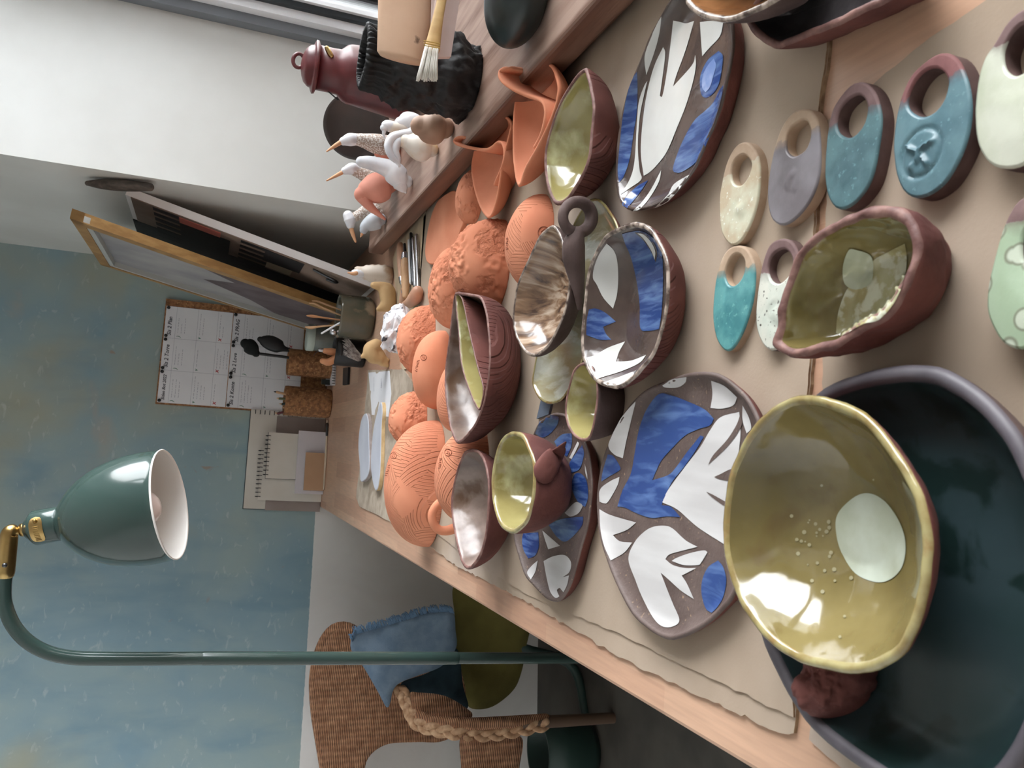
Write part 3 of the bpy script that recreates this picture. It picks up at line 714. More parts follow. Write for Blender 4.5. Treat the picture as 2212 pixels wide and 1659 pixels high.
# ------------------------------------------------------------------ clay hang tags (oval, with a finger hole)
BARE_T = ((186, 158, 130), (172, 142, 114)); BARE_R = ((126, 96, 94), (110, 80, 78)); BARE_RR = ((140, 84, 84), (118, 68, 66))
G_CREAM = glaze_split('tag_cream', *BARE_T, (206, 204, 176), (196, 176, 142), (226, 228, 214), rough=.35)
G_GREY = glaze_split('tag_grey', *BARE_T, (112, 104, 108), (136, 130, 136), rough=.38, ns=24)
G_TEAL = glaze_split('tag_teal_dark', *BARE_R, (64, 100, 108), (82, 122, 128), (94, 138, 142), rough=.4)
G_TEALR = glaze_split('tag_teal_red', *BARE_RR, (70, 108, 120), (90, 128, 138), (102, 142, 150), rough=.36)
G_TURQ = glaze_split('tag_turquoise', *BARE_T, (56, 126, 132), (86, 156, 156), (104, 168, 166), rough=.35)
G_SPECK = glaze_split('tag_speckled', *BARE_R, (188, 196, 182), (204, 204, 190), (84, 78, 70), rough=.35)
G_IVORY = glaze_split('tag_ivory', *BARE_R, (200, 203, 184), (180, 186, 160), None, rough=.14, ns=30)
G_MINT = glaze_split('tag_mint', *BARE_R, (156, 178, 146), (172, 192, 166), None, rough=.22, ns=20, rings=True)
SIDE_T = M('tag_side_buff', *BARE_T, 60, rough=.8, bump=.2, bs=200); SIDE_R = M('tag_side_brown', (104, 76, 70), (84, 58, 54), 60, rough=.8, bump=.2, bs=200)
def stamp(px, r, depth=.0012, bars=()):
    c = onz(px[0], px[1], TZ+.014)[:2]
    def f(x, y):
        d = math.hypot(x-c[0], y-c[1]); z = -depth*math.exp(-((d-r)/.0012)**2)
        for (bx, by, L, an) in bars:
            ux, uy = math.cos(an), math.sin(an); qx, qy = x-c[0]-bx, y-c[1]-by; t = max(-L, min(L, qx*ux+qy*uy)); e = math.hypot(qx-t*ux, qy-t*uy); z += .0022*math.exp(-(e/.0012)**2)
        return z
    return f
TG = 'oval clay hang tags with a finger hole'
CB = TZ+.004; CN = TZ+.003
slab('hang_tag', 'cream glazed oval tag with buff ring, closest tag to the long platter', 'tag',
     [(1553, 435), (1558, 397), (1568, 355), (1584, 322), (1600, 308), (1616, 308), (1632, 326), (1640, 355), (1640, 397), (1635, 438), (1622, 480), (1603, 516), (1584, 530), (1569, 522), (1556, 493)], CB, .0075, [G_CREAM, SIDE_T],
     [(1606, 334), (1619, 345), (1622, 361), (1614, 384), (1600, 400), (1585, 397), (1579, 380), (1582, 355), (1593, 339)], puff=.0006, step=.003, split=((1561, 384), (1638, 335)), emb=stamp((1592, 455), .008, .0008, [(0, 0, .004, 1), (.003, -.003, .003, 2)]), group=TG)
slab('hang_tag', 'purplish grey glazed oval tag with a stamped flower', 'tag',
     [(1658, 440), (1667, 474), (1690, 487), (1719, 471), (1748, 435), (1766, 390), (1771, 342), (1767, 268), (1758, 246), (1746, 235), (1720, 238), (1698, 258), (1680, 294), (1667, 342), (1658, 400)], CB, .0085, [G_GREY, SIDE_T],
     [(1735, 259), (1748, 273), (1749, 299), (1738, 324), (1715, 337), (1700, 327), (1698, 304), (1708, 276)], puff=.0006, step=.003, split=((1676, 312), (1764, 270)), emb=stamp((1705, 390), .009, .0006, [(.002, .001, .004, 2.3), (-.005, -.004, .0006, 0)]), group=TG)
slab('hang_tag', 'plain teal oval tag with a dull grey-brown ring end', 'tag',
     [(1781, 362), (1782, 395), (1788, 425), (1803, 448), (1825, 451), (1854, 430), (1882, 385), (1898, 310), (1903, 253), (1893, 208), (1877, 185), (1860, 176), (1839, 182), (1817, 205), (1796, 241), (1785, 300)], CN, .010, [G_TEAL, SIDE_R],
     [(1855, 205), (1870, 220), (1872, 241), (1865, 268), (1847, 291), (1829, 297), (1811, 286), (1806, 263), (1814, 235), (1834, 213)], puff=.0008, step=.003, split=((1787, 272), (1896, 222)), emb=stamp((1826, 372), .010, .0007), group=TG)
slab('hang_tag', 'largest teal oval tag, reddish ring end and an embossed leaf sprig', 'tag',
     [(1929, 304), (1936, 248), (1948, 203), (1968, 162), (1999, 132), (2027, 115), (2049, 115), (2067, 127), (2080, 149), (2092, 187), (2097, 228), (2094, 273), (2082, 319), (2062, 362), (2040, 395), (2016, 415), (1996, 425), (1973, 427), (1951, 413), (1936, 380), (1930, 340)], CN, .011, [G_TEALR, SIDE_R],
     [(2024, 147), (2042, 162), (2047, 182), (2039, 213), (2022, 238), (1999, 251), (1979, 249), (1961, 233), (1961, 208), (1976, 175), (1999, 152)], puff=.0008, step=.0014, split=((1938, 222), (2081, 146)), emb=stamp((1990, 330), .013, .0012, [(.004, .006, .004, .9), (-.001, .001, .003, -.3), (-.006, .006, .001, 0), (.003, -.005, .003, 1.8), (-.005, -.003, .0025, .5)]), group=TG)
slab('hang_tag', 'ivory glazed oval tag with dark ring end, partly cut off beside largest teal tag', 'tag',
     [(2105, 262), (2105, 230), (2112, 170), (2126, 125), (2148, 92), (2172, 52), (2198, 26), (2228, 12), (2258, 20), (2278, 50), (2292, 95), (2296, 150), (2288, 220), (2268, 285), (2238, 332), (2205, 358), (2165, 364), (2135, 352), (2115, 322), (2107, 290)], CN, .012, [G_IVORY, SIDE_R],
     [(2172, 95), (2190, 65), (2212, 50), (2235, 60), (2243, 95), (2235, 130), (2212, 155), (2190, 163), (2172, 150), (2166, 122)], puff=.0015, step=.003, split=((2135, 100), (2290, 60)), group=TG)
slab('hang_tag', 'bright turquoise oval tag with a buff ring end', 'tag',
     [(1539, 680), (1543, 622), (1551, 580), (1564, 548), (1580, 533), (1600, 530), (1616, 541), (1627, 567), (1630, 599), (1624, 654), (1606, 712), (1587, 747), (1572, 759), (1558, 751), (1545, 725)], CB, .007, [G_TURQ, SIDE_T],
     [(1593, 548), (1606, 559), (1608, 580), (1600, 603), (1585, 617), (1572, 614), (1565, 596), (1569, 574), (1580, 554)], puff=.0008, step=.003, split=((1547, 590), (1630, 570)), group=TG)
slab('hang_tag', 'pale speckled oval tag with mauve-brown ring, tucked against the torn-rim pot', 'tag',
     [(1632, 673), (1638, 615), (1645, 574), (1658, 535), (1674, 519), (1693, 515), (1710, 522), (1722, 545), (1728, 590), (1722, 640), (1708, 690), (1692, 728), (1678, 752), (1664, 757), (1648, 745), (1635, 715)], CB, .0075, [G_SPECK, SIDE_R],
     [(1693, 538), (1706, 548), (1711, 567), (1704, 593), (1683, 612), (1666, 606), (1658, 583), (1664, 557), (1677, 543)], puff=.0008, step=.003, split=((1642, 590), (1726, 578)), emb=stamp((1672, 680), .008, .001, [(0, 0, .003, 1)]), group=TG)
slab('hang_tag', 'mint green oval tag with pale crystal rings, partly cut off', 'tag',
     [(2131, 638), (2136, 602), (2147, 557), (2163, 500), (2179, 462), (2197, 435), (2222, 420), (2250, 415), (2275, 430), (2292, 470), (2298, 530), (2292, 610), (2272, 680), (2245, 730), (2215, 752), (2190, 753), (2165, 740), (2145, 710), (2132, 675)], CN, .012, [G_MINT, SIDE_R],
     [(2206, 530), (2212, 500), (2230, 480), (2252, 482), (2262, 510), (2258, 550), (2240, 575), (2220, 575), (2208, 558)], puff=.0015, step=.003, split=((2178, 478), (2296, 478)), group=TG)
# ------------------------------------------------------------------ blue and white plates
A = lambda P: cpx(P, 1280, 0, 3.95)
plat = [(A([(690, 175), (740, 185), (800, 200), (870, 180), (800, 420), (720, 640), (690, 740), (850, 560), (880, 470), (885, 560), (860, 700), (800, 900), (720, 1100), (640, 1290), (560, 1400), (490, 1470), (440, 1500), (415, 1300), (430, 1050), (470, 780), (530, 560), (605, 400), (622, 480), (578, 820), (602, 810), (640, 600), (672, 350)]), 3, 0),
        (A([(590, 140), (570, 290), (530, 440), (460, 640), (445, 480), (500, 320), (550, 210)]), 3, 0), (A([(920, 190), (1010, 180), (1120, 190), (1090, 310), (1000, 410), (940, 480), (930, 350)]), 3, 0),
        (A([(470, 690), (440, 820), (405, 1000), (390, 1250), (405, 1450), (420, 1530), (330, 1600), (240, 1659), (320, 1530), (360, 1380), (378, 1100), (395, 880), (440, 740)]), 3, 0),
        (A([(380, 610), (385, 750), (380, 950), (350, 1150), (320, 1350), (270, 1500), (225, 1560), (215, 1450), (230, 1250), (258, 1000), (305, 780), (345, 670)]), 4, 0),
        (A([(1080, 435), (1115, 480), (1105, 600), (1080, 720), (1030, 800), (970, 835), (930, 800), (920, 680), (940, 600), (990, 510)]), 4, 0),
        (A([(1040, 500), (1060, 560), (1040, 640), (1010, 740), (970, 790), (940, 740), (950, 640), (990, 560)]), 5, 1),
        (A([(1120, 725), (1100, 850), (1055, 1010), (995, 1170), (945, 1290), (880, 1390), (760, 1470), (700, 1470), (690, 1430), (740, 1280), (810, 1130), (880, 1020), (960, 950), (1030, 880), (1080, 780)]), 4, 0),
        ([(1401, 389), (1381, 419), (1356, 449), (1343, 442), (1355, 424), (1378, 402)], 4, 0),
        (A([(590, 1450), (570, 1550), (490, 1690), (410, 1780), (345, 1800), (420, 1730), (500, 1620)]), 3, 0), (A([(830, 1490), (750, 1600), (650, 1710), (520, 1780), (640, 1670), (700, 1570)]), 3, 0)]
PALEBLUE = M('pale_blue_wash', (150, 168, 214), (110, 138, 200), 60, rough=.14, coat=.5)
bowl('platter', 'long boat-shaped platter with glossy white leaves and blue patches on brown clay', 'platter',
     [(1470, -25), (1429, 33), (1407, 76), (1391, 114), (1376, 149), (1356, 203), (1341, 266), (1333, 329), (1331, 380), (1336, 420), (1343, 440), (1358, 454), (1380, 456), (1412, 450), (1442, 435), (1472, 408), (1497, 375), (1511, 352), (1532, 304), (1552, 258), (1571, 190), (1584, 127), (1588, 76), (1583, 30), (1560, -15), (1520, -40)],
     CB, [RED_ROUGH, BROWN_GLOSS, BROWN_GLOSS], H=.017, th=.004, base=.86, rnd=.5, floor=.006, pats=plat, patmats=[WHITE, BLUE, PALEBLUE], nz=.0005)
A = lambda P: cpx(P, 1080, 780, 3.456); B = lambda P: cpx(P, 1280, 980, 3.95)
rp = [(A([(1190, 245), (1280, 255), (1400, 300), (1530, 360), (1600, 430), (1570, 480), (1480, 510), (1380, 560), (1280, 660), (1210, 740), (1170, 820), (1140, 890), (1260, 850), (1320, 790), (1400, 680), (1500, 555), (1525, 565), (1450, 690), (1370, 800), (1290, 900), (1240, 1000), (1210, 1075), (1280, 1090), (1350, 1165), (1250, 1160), (1130, 1170), (1010, 1130), (940, 1095), (880, 1085), (920, 960), (980, 840), (1010, 680), (1030, 560), (1060, 450), (1110, 340)]), 4, 0),
      (A([(1015, 300), (985, 430), (950, 580), (920, 725), (860, 700), (812, 640), (836, 560), (905, 430), (963, 355)]), 3, 0), (A([(806, 695), (850, 710), (900, 790), (890, 820), (820, 860), (756, 900), (766, 830)]), 4, 0),
      (A([(895, 865), (880, 930), (810, 1050), (775, 1060), (742, 1048), (747, 960), (820, 900)]), 3, 0), (A([(742, 1105), (830, 1150), (1020, 1205), (950, 1260), (845, 1300), (900, 1345), (990, 1355), (930, 1430), (828, 1490), (778, 1380), (750, 1250)]), 3, 0),
      (B([(310, 900), (360, 760), (440, 670), (520, 625), (620, 615), (690, 640), (800, 740), (900, 795), (760, 830), (660, 860), (625, 900), (690, 950), (790, 975), (890, 975), (765, 1040), (810, 1110), (868, 1240), (760, 1170), (660, 1080), (585, 1015), (630, 1130), (690, 1280), (745, 1420), (690, 1475), (600, 1475), (520, 1400), (430, 1230), (370, 1080)]), 3, 0),
      (B([(680, 915), (720, 890), (830, 850), (950, 825), (985, 840), (930, 930), (900, 950), (780, 950)]), 3, 0), (B([(1075, 910), (1120, 970), (1145, 1080), (1120, 1220), (1070, 1310), (1020, 1360), (970, 1320), (935, 1200), (940, 1080), (990, 970)]), 4, 0),
      (A([(1790, 380), (1800, 520), (1790, 650), (1770, 790), (1740, 1000), (1690, 1375), (1480, 1240), (1330, 1110), (1215, 1055), (1260, 960), (1400, 770), (1500, 640), (1570, 520), (1650, 420)]), 3, 0),
      (A([(1800, 400), (1810, 480), (1720, 620), (1560, 775), (1600, 700), (1700, 590), (1770, 480)]), 2, 1), (A([(1800, 790), (1720, 810), (1650, 845), (1605, 865), (1640, 880), (1710, 895), (1800, 910)]), 2, 1), (A([(1545, 975), (1600, 1000), (1690, 1050), (1760, 1090), (1690, 1085), (1600, 1025)]), 2, 1),
      (A([(1580, 145), (1680, 185), (1775, 270), (1745, 330), (1660, 355), (1575, 350), (1590, 250)]), 3, 0), (A([(1815, 330), (1862, 420), (1880, 500), (1845, 540), (1815, 440)]), 3, 0), (A([(1215, 182), (1290, 138), (1395, 118), (1385, 160), (1330, 195), (1240, 195)]), 3, 0)]
bowl('plate', 'largest oval brown plate with a blue figure and white bird shapes', 'plate',
     [(1526, 803), (1485, 806), (1439, 823), (1398, 841), (1369, 867), (1340, 907), (1320, 948), (1303, 994), (1294, 1046), (1291, 1098), (1297, 1156), (1314, 1214), (1331, 1258), (1364, 1322), (1402, 1360), (1437, 1380), (1462, 1382), (1495, 1370), (1533, 1347), (1566, 1317), (1590, 1284), (1617, 1200), (1637, 1100), (1648, 1000), (1648, 940), (1640, 902), (1617, 858), (1588, 829), (1559, 809)],
     CB, [RED_ROUGH, BROWN_FLAT, BROWN_FLAT], H=.012, th=.004, base=.92, rnd=.5, floor=.0075, pats=rp, patmats=[WHITE_MATT, BLUE_MATT], nz=.0004)
A = lambda P: cpx(P, 780, 860, 3.95)
sp = [(A([(1600, 145), (1690, 155), (1680, 220), (1620, 300), (1550, 335), (1485, 300), (1530, 200)]), 4, 0), (A([(1650, 370), (1720, 310), (1800, 300), (1800, 400), (1760, 500), (1700, 450)]), 4, 0), (A([(1850, 370), (1860, 400), (1800, 520), (1780, 510), (1815, 440)]), 3, 0),
      (A([(1890, 400), (1905, 480), (1870, 600), (1800, 640), (1780, 560), (1830, 480)]), 4, 0), (A([(1870, 640), (1925, 700), (1940, 840), (1915, 930), (1850, 880), (1800, 760), (1820, 660)]), 4, 0), (A([(1830, 890), (1900, 910), (1860, 980), (1790, 1010), (1740, 980)]), 3, 0),
      (A([(1600, 1080), (1720, 1030), (1900, 1010), (1880, 1100), (1760, 1220), (1680, 1190)]), 4, 0), (A([(1550, 1130), (1620, 1190), (1700, 1260), (1600, 1290), (1570, 1200)]), 3, 0), (A([(1385, 1155), (1515, 1145), (1520, 1260), (1490, 1340), (1430, 1370), (1390, 1300), (1375, 1220)]), 4, 0),
      (A([(1510, 1385), (1490, 1480), (1450, 1550), (1418, 1490), (1460, 1430)]), 3, 0),
      ([(1175, 1212), (1195, 1202), (1220, 1199), (1234, 1214), (1231, 1235), (1216, 1247), (1230, 1243), (1226, 1263), (1218, 1280), (1210, 1270), (1204, 1275), (1209, 1289), (1200, 1292), (1189, 1278), (1182, 1250)], 3, 0), ([(1264, 1002), (1269, 1022), (1270, 1036), (1265, 1020)], 3, 0)]
bowl('plate', 'smaller oval plate with blue petals lying under the olive-lined cup', 'plate',
     [(1195, 893), (1170, 908), (1155, 933), (1135, 985), (1118, 1050), (1110, 1110), (1112, 1164), (1119, 1194), (1134, 1240), (1150, 1262), (1180, 1292), (1200, 1301), (1213, 1297), (1225, 1283), (1240, 1250), (1256, 1189), (1271, 1138), (1278, 1088), (1281, 1037), (1272, 974), (1253, 930), (1230, 900), (1212, 892)],
     CB, [RED, BROWN_FLAT, BROWN_FLAT], H=.013, th=.0035, base=.9, rnd=.5, floor=.007, pats=sp, patmats=[WHITE_MATT, BLUE], nz=.0004)
tag(mk('paper_label', *obox(onz(1322, 1228, CB), *(onz(1340, 1275, CB)-onz(1318, 1262, CB)-np.array([0, 0, 0]),), onz(1340, 1235, CB)-onz(1322, 1228, CB), (0, 0, .0006)), PAPER, smooth=False), 'small white paper label peeking from under the largest brown plate', 'label')
sc_ = onz(1215, 900, CB)
tag(mk('slate_card', *obox(onz(1164, 905, CB), onz(1178, 845, CB)-onz(1164, 905, CB), onz(1190, 895, CB)-onz(1164, 905, CB), (0, 0, .003)), M('slate_blue_card', (92, 104, 122), rough=.6), smooth=False), 'small slate blue card strip under the celadon dish', 'card')
# ------------------------------------------------------------------ bowls and cups
big_rim = [(1661, 886), (1709, 857), (1754, 853), (1809, 864), (1870, 893), (1918, 941), (1960, 999), (1992, 1063), (2011, 1128), (2016, 1190), (2013, 1247), (2005, 1296), (1983, 1363), (1951, 1415), (1902, 1447), (1848, 1456), (1790, 1450), (1732, 1434), (1680, 1402), (1635, 1357), (1603, 1305), (1580, 1247), (1568, 1189), (1565, 1130), (1569, 1080), (1580, 1018), (1603, 960), (1630, 918)]
dish_rim = [(1764, 852), (1800, 828), (1838, 813), (1902, 797), (1967, 788), (2031, 793), (2089, 822), (2150, 870), (2215, 950), (2265, 1060), (2300, 1180), (2310, 1320), (2295, 1450), (2250, 1590), (2180, 1700), (2080, 1760), (1990, 1745), (1920, 1700), (1854, 1655), (1790, 1605), (1748, 1563), (1709, 1505), (1680, 1447), (1651, 1379), (1638, 1300), (1635, 1200), (1645, 1090), (1668, 990), (1705, 910)]
bowl('serving_dish', 'wide blackish green glazed dish nearest the camera, holding the largest bowl', 'dish', dish_rim, CN, [DKBR, DARKRIM, DARKGLZ], H=.028, th=.0085, base=.78, rnd=.7, floor=.006, nz=.0004)
pool = [([(1811, 1110), (1850, 1072), (1885, 1067), (1920, 1090), (1948, 1135), (1958, 1180), (1950, 1225), (1925, 1252), (1893, 1258), (1850, 1240), (1822, 1200), (1808, 1155)], 3, 0)]
rnd_ = random.Random(3)
for _ in range(46):
    x, y = rnd_.gauss(1800, 48), rnd_.gauss(1180, 60); r = rnd_.uniform(2, 5)
    if (x-1885)**2+(y-1165)**2 < 90**2 or x > 1960: continue
    pool.append(([(x+r*math.cos(t), y+r*math.sin(t)) for t in np.linspace(0, 6.28, 8, endpoint=False)], 4, -.3))
bowl('bowl', 'largest bowl, olive yellow inside with a pale round pool, standing in the dark dish', 'bowl', big_rim, CN+.0072, [RED_ROUGH, OLIVE_RIM, OLIVE_BIG], H=.045, th=.0055, base=.34, rnd=.5, floor=.006, pats=pool, patmats=[POOL, M('crystal_specks', (158, 150, 112), rough=.15, coat=.5)], nz=.0009, seed=2, off=(.006, .014))
dome('clay_pot', 'rough red-brown clay lump of a pot half hidden under the largest bowl', 'pot', (1716, 1362, 1886, 1556), RED_ROUGH, ratio=.62, rough=.008, z0=CN+.0062, rs=45, seed=12, pw=3)
bowl('pot', 'thick lopsided red-brown pot with torn rim and cloudy olive glaze inside', 'pot',
     [(1675, 751), (1677, 702), (1687, 648), (1706, 590), (1732, 538), (1767, 500), (1799, 478), (1838, 464), (1880, 452), (1931, 446), (1960, 458), (1980, 493), (1988, 532), (1983, 574), (1967, 622), (1941, 664), (1906, 699), (1860, 722), (1822, 747), (1790, 760), (1741, 770), (1700, 773)],
     CN, [RED_ROUGH, RED_RIM, OLIVE_BIG], xmax=2056, th=.006, base=.62, rnd=.5, bulge=.04, floor=.006, nz=.0026, seed=3,
     pats=[([(1832, 540), (1848, 538), (1882, 552), (1888, 590), (1880, 615), (1850, 625), (1825, 612), (1820, 575)], 3, 1), ([(1955, 525), (1960, 560), (1955, 600), (1935, 650), (1900, 690), (1865, 700), (1822, 725), (1806, 720), (1808, 690), (1815, 660), (1830, 625), (1860, 590), (1890, 560), (1925, 540)], 4, 0)], patmats=[POOL, POOL2])
A = lambda P: cpx(P, 1060, 420, 3.95)
bp = [(A([(990, 415), (1050, 475), (1080, 560), (1090, 700), (1080, 850), (1045, 975), (960, 880), (905, 770), (872, 712), (882, 620), (925, 510)]), 3, 0), (A([(1120, 335), (1190, 318), (1290, 310), (1390, 370), (1450, 450), (1470, 560), (1474, 750), (1462, 1000), (1440, 1150), (1340, 1165), (1280, 1140), (1275, 950), (1250, 750), (1200, 540), (1150, 420)]), 4, 0),
      (A([(1230, 318), (1310, 325), (1380, 385), (1425, 480), (1415, 580), (1370, 480), (1300, 380)]), 2, 1), (A([(1255, 322), (1310, 335), (1372, 395), (1412, 480), (1408, 555), (1375, 470), (1310, 370)]), 3, 2),
      (A([(838, 980), (900, 975), (980, 1010), (1070, 1085), (960, 1130), (985, 1190), (1030, 1240), (930, 1240), (815, 1200), (818, 1080)]), 4, 0), (A([(815, 1395), (900, 1370), (1000, 1310), (1150, 1255), (1100, 1340), (1070, 1430), (1200, 1420), (1330, 1370), (1270, 1440), (1120, 1510), (960, 1560), (905, 1580), (852, 1490)]), 3, 0),
      (A([(960, 1610), (1100, 1560), (1250, 1500), (1190, 1580), (1100, 1625), (1010, 1630)]), 3, 0)]
bowl('bowl', 'oval brown-glazed bowl with blue and white shapes painted inside', 'bowl',
     [(1364, 481), (1326, 496), (1303, 516), (1283, 554), (1270, 597), (1263, 660), (1257, 724), (1260, 774), (1275, 810), (1293, 828), (1316, 838), (1338, 840), (1364, 825), (1389, 800), (1414, 767), (1430, 729), (1440, 686), (1447, 635), (1447, 584), (1440, 547), (1424, 514), (1407, 491), (1387, 482)],
     CB, [RED_RIDGED, RIMGLZ, BROWN_GLOSS], xmax=1481, th=.0045, base=.6, rnd=.7, floor=.005, pats=bp, patmats=[WHITE, BLUE], nz=.0005, tilt=-.004)
bowl('dish', 'shallow celadon dish with runny glaze lying under the ladle', 'dish',
     [(1285, 428), (1265, 440), (1232, 500), (1197, 600), (1172, 700), (1157, 780), (1151, 820), (1153, 838), (1164, 860), (1178, 871), (1195, 873), (1213, 866), (1228, 845), (1252, 800), (1287, 700), (1320, 600), (1338, 520), (1333, 480), (1312, 447), (1298, 432)], CB, [RED, OLIVE_RIM, CELADON], H=.014, th=.003, base=.82, rnd=.6, floor=.0045, nz=.0004)
lad = bowl('ladle', 'brown streaked-glaze ladle bowl with a raised ring handle', 'ladle',
     [(1194, 486), (1171, 504), (1154, 534), (1133, 579), (1118, 617), (1111, 660), (1109, 698), (1118, 734), (1136, 762), (1156, 772), (1166, 767), (1187, 747), (1207, 711), (1222, 673), (1230, 635), (1232, 597), (1225, 562), (1217, 521), (1207, 496)],
     CB+.015, [DKBR, RIMGLZ, streaks('fan_streaked_glaze', onz(1226, 632, CB+.045)-np.array([*onz(1170, 630, CB+.045)[:2], CB+.015]), (84, 62, 50), (146, 112, 84), (200, 176, 152))], xmax=1258, th=.0035, base=.5, rnd=.75, floor=.004, tilt=-.012, nz=.0005)
hc = ond(1247, 470, dist(onz(1225, 575, CB+.05)))
q = []
for t in np.linspace(0, 2*math.pi, 48, endpoint=False): q.append((1247+31*math.cos(t), 469+33*math.sin(t)))
dl = dist(hc)
P = [ond(x, y, dl+.004*math.cos(t)) for (x, y), t in zip(q, np.linspace(0, 2*math.pi, 48, endpoint=False))]
V, F = ctube(P, [14*dl/FP*(1+.12*math.cos(t)) for t in np.linspace(0, 2*math.pi, 48, endpoint=False)], 20)
st = pxtube([(1252, 665, 6, .014), (1249, 625, 14, .011), (1244, 588, 22, .009), (1239, 552, 27, .004), (1240, 526, 26, .001), (1245, 507, 20, .0)], dl-.001, 40)
mk('ring_handle', *cat_geo((V, F), st)[:2], DKBR, parent=lad)
db = bowl('double_bowl', 'folded red-brown bowl split by a wall into brown and green pockets', 'bowl',
     [(983, 638), (973, 716), (963, 792), (962.5, 842), (970, 906), (983, 951), (995, 956), (1026, 923), (1046, 875), (1059, 804), (1060, 741), (1053, 678), (1043, 645), (1034, 637), (1016, 634), (998, 632)],
     CB, [RED_RIDGED, RED_RIM, SILVERGLZ], xmax=1125, th=.004, base=.5, rnd=.6, bulge=.06, floor=.005, nz=.0007)
bowl('pocket', 'green glazed inner pocket', None, [(985, 638), (989, 703), (998, 792), (1016, 850), (1034, 886), (1042, 868), (1045, 837), (1033, 792), (1017, 723), (1002, 655), (995, 637)], CB+.006, [RED_RIDGED, RED_RIM, OLIVE], H=db['_H']-.006, th=.0025, base=.55, rnd=.6, floor=.004, parent=db)
bowl('bowl', 'red-brown bowl with bare brown-washed interior beside the hatched terracotta dome', 'bowl',
     [(1020, 969), (1003, 979), (990, 1012), (980, 1050), (976, 1088), (980, 1133), (988, 1176), (998, 1214), (1010, 1230), (1023, 1225), (1041, 1197), (1051, 1159), (1056, 1113), (1058, 1075), (1057, 1037), (1051, 1002), (1038, 976)], CB, [RED, RED_RIM, SILVERGLZ], xmax=1108, th=.0045, base=.5, rnd=.6, floor=.005, nz=.0007)
cup = bowl('cup', 'red-brown cup with olive glaze inside and a pointed clay lug', 'cup',
     [(1109, 931), (1089, 943), (1074, 976), (1065, 1025), (1065, 1075), (1074, 1113), (1086, 1141), (1107, 1154), (1124, 1146), (1142, 1126), (1152, 1095), (1158, 1050), (1157, 999), (1147, 966), (1132, 939)], CB+.013, [RED, OLIVE_RIM, OLIVE], xmax=1236, th=.0055, base=.62, rnd=.4, bulge=.05, floor=.006, nz=.0006)
_L = Vector(cup.location); _b = BVHTree.FromPolygons([v.co+_L for v in cup.data.vertices], [tuple(p.vertices) for p in cup.data.polygons])
def hitd(x, y):
    h = _b.ray_cast(Vector(CAM), Vector(ray(x, y)).normalized()); return float(dist(np.array(h[0]))) if h[0] is not None else None
dc = hitd(1190, 1000)
lug = pxtube([(1176, 1018, 30, hitd(1176, 1018)-dc-.001), (1188, 1000, 29, hitd(1188, 1000)-dc-.002), (1202, 981, 21, hitd(1202, 985)-dc-.004), (1213, 967, 11, -.005), (1221, 957, 4, -.006)], dc, 30, 18, flat=.34, nrm=HD)
mk('lug', *lug, RED, parent=cup)
bowl('cup', 'small red-brown cup with olive interior next to the painted bowl', 'cup',
     [(1262, 782), (1242, 797), (1230, 832), (1222, 872), (1223, 904), (1233, 933), (1251, 951), (1268, 952), (1280, 936), (1288, 896), (1293, 852), (1290, 818), (1280, 792)], CB, [DKBR, RED_RIM, OLIVE], xmax=1350, th=.003, base=.72, rnd=.35, floor=.005, nz=.0004)
bowl('bowl', 'leaf-shaped red-brown bowl with glossy olive interior next to the strap-handled cups', 'bowl',
     [(1267, 147), (1249, 161), (1224, 197), (1204, 237), (1186, 293), (1178, 338), (1180, 384), (1188, 420), (1201, 442), (1219, 440), (1237, 422), (1264, 376), (1277, 338), (1281, 288), (1286, 237), (1280, 186), (1273, 159)], CB, [RED_RIDGED, RED_RIM, OLIVE], xmax=1338, th=.0045, base=.5, rnd=.7, floor=.005, nz=.0006)
def strap(parent, px, d0, wid, th=.0042):
    """flat clay ribbon standing on edge along a pixel path"""
    P = np.array([onz(q[0], q[1], d0+(q[2] if len(q) > 2 else 0)) for q in px]); P = smooth_open(P, 60); T = np.gradient(P, axis=0); T[:, 2] = 0; T /= np.linalg.norm(T, axis=1)[:, None]+1e-9
    Nn = np.stack([-T[:, 1], T[:, 0], 0*T[:, 0]], 1); V = []; F = []
    for p, n in zip(P, Nn):
        for s, z in ((-.5, -wid), (-.5, -.0015), (-.25, 0), (.25, 0), (.5, -.0015), (.5, -wid)): V.append(p+n*th*s+np.array([0, 0, z]))
    for i in range(len(P)-1):
        for k in range(6): F.append((i*6+k, i*6+(k+1) % 6, (i+1)*6+(k+1) % 6, (i+1)*6+k))
    F.append(tuple(range(5, -1, -1))); F.append(tuple((len(P)-1)*6+k for k in range(6)))
    return mk('strap_handle', V, F, TERRA, parent=parent)
c1 = bowl('strap_cup', 'larger leaf-shaped terracotta cup with a curling strap handle', 'cup',
     [(1178, 131), (1153, 138), (1133, 156), (1118, 195), (1111, 240), (1109, 290), (1110, 345), (1117, 393), (1125, 402), (1138, 364), (1161, 324), (1186, 273), (1201, 235), (1209, 195), (1205, 163), (1195, 140)], CB, [TERRA, TERRA, TERRA], xmax=1236, th=.0045, base=.5, rnd=.6, floor=.005, nz=.0004)
strap(c1, [(1139, 152, 0), (1118, 148, .014), (1092, 146, .030), (1077, 154, .034), (1080, 172, .034), (1104, 191, .026), (1136, 206, .014), (1160, 214, .006), (1172, 224, .003), (1176, 246, .001), (1171, 275, 0), (1162, 300, -.002), (1152, 318, -.003)], CB+c1['_H']+.004, .036)
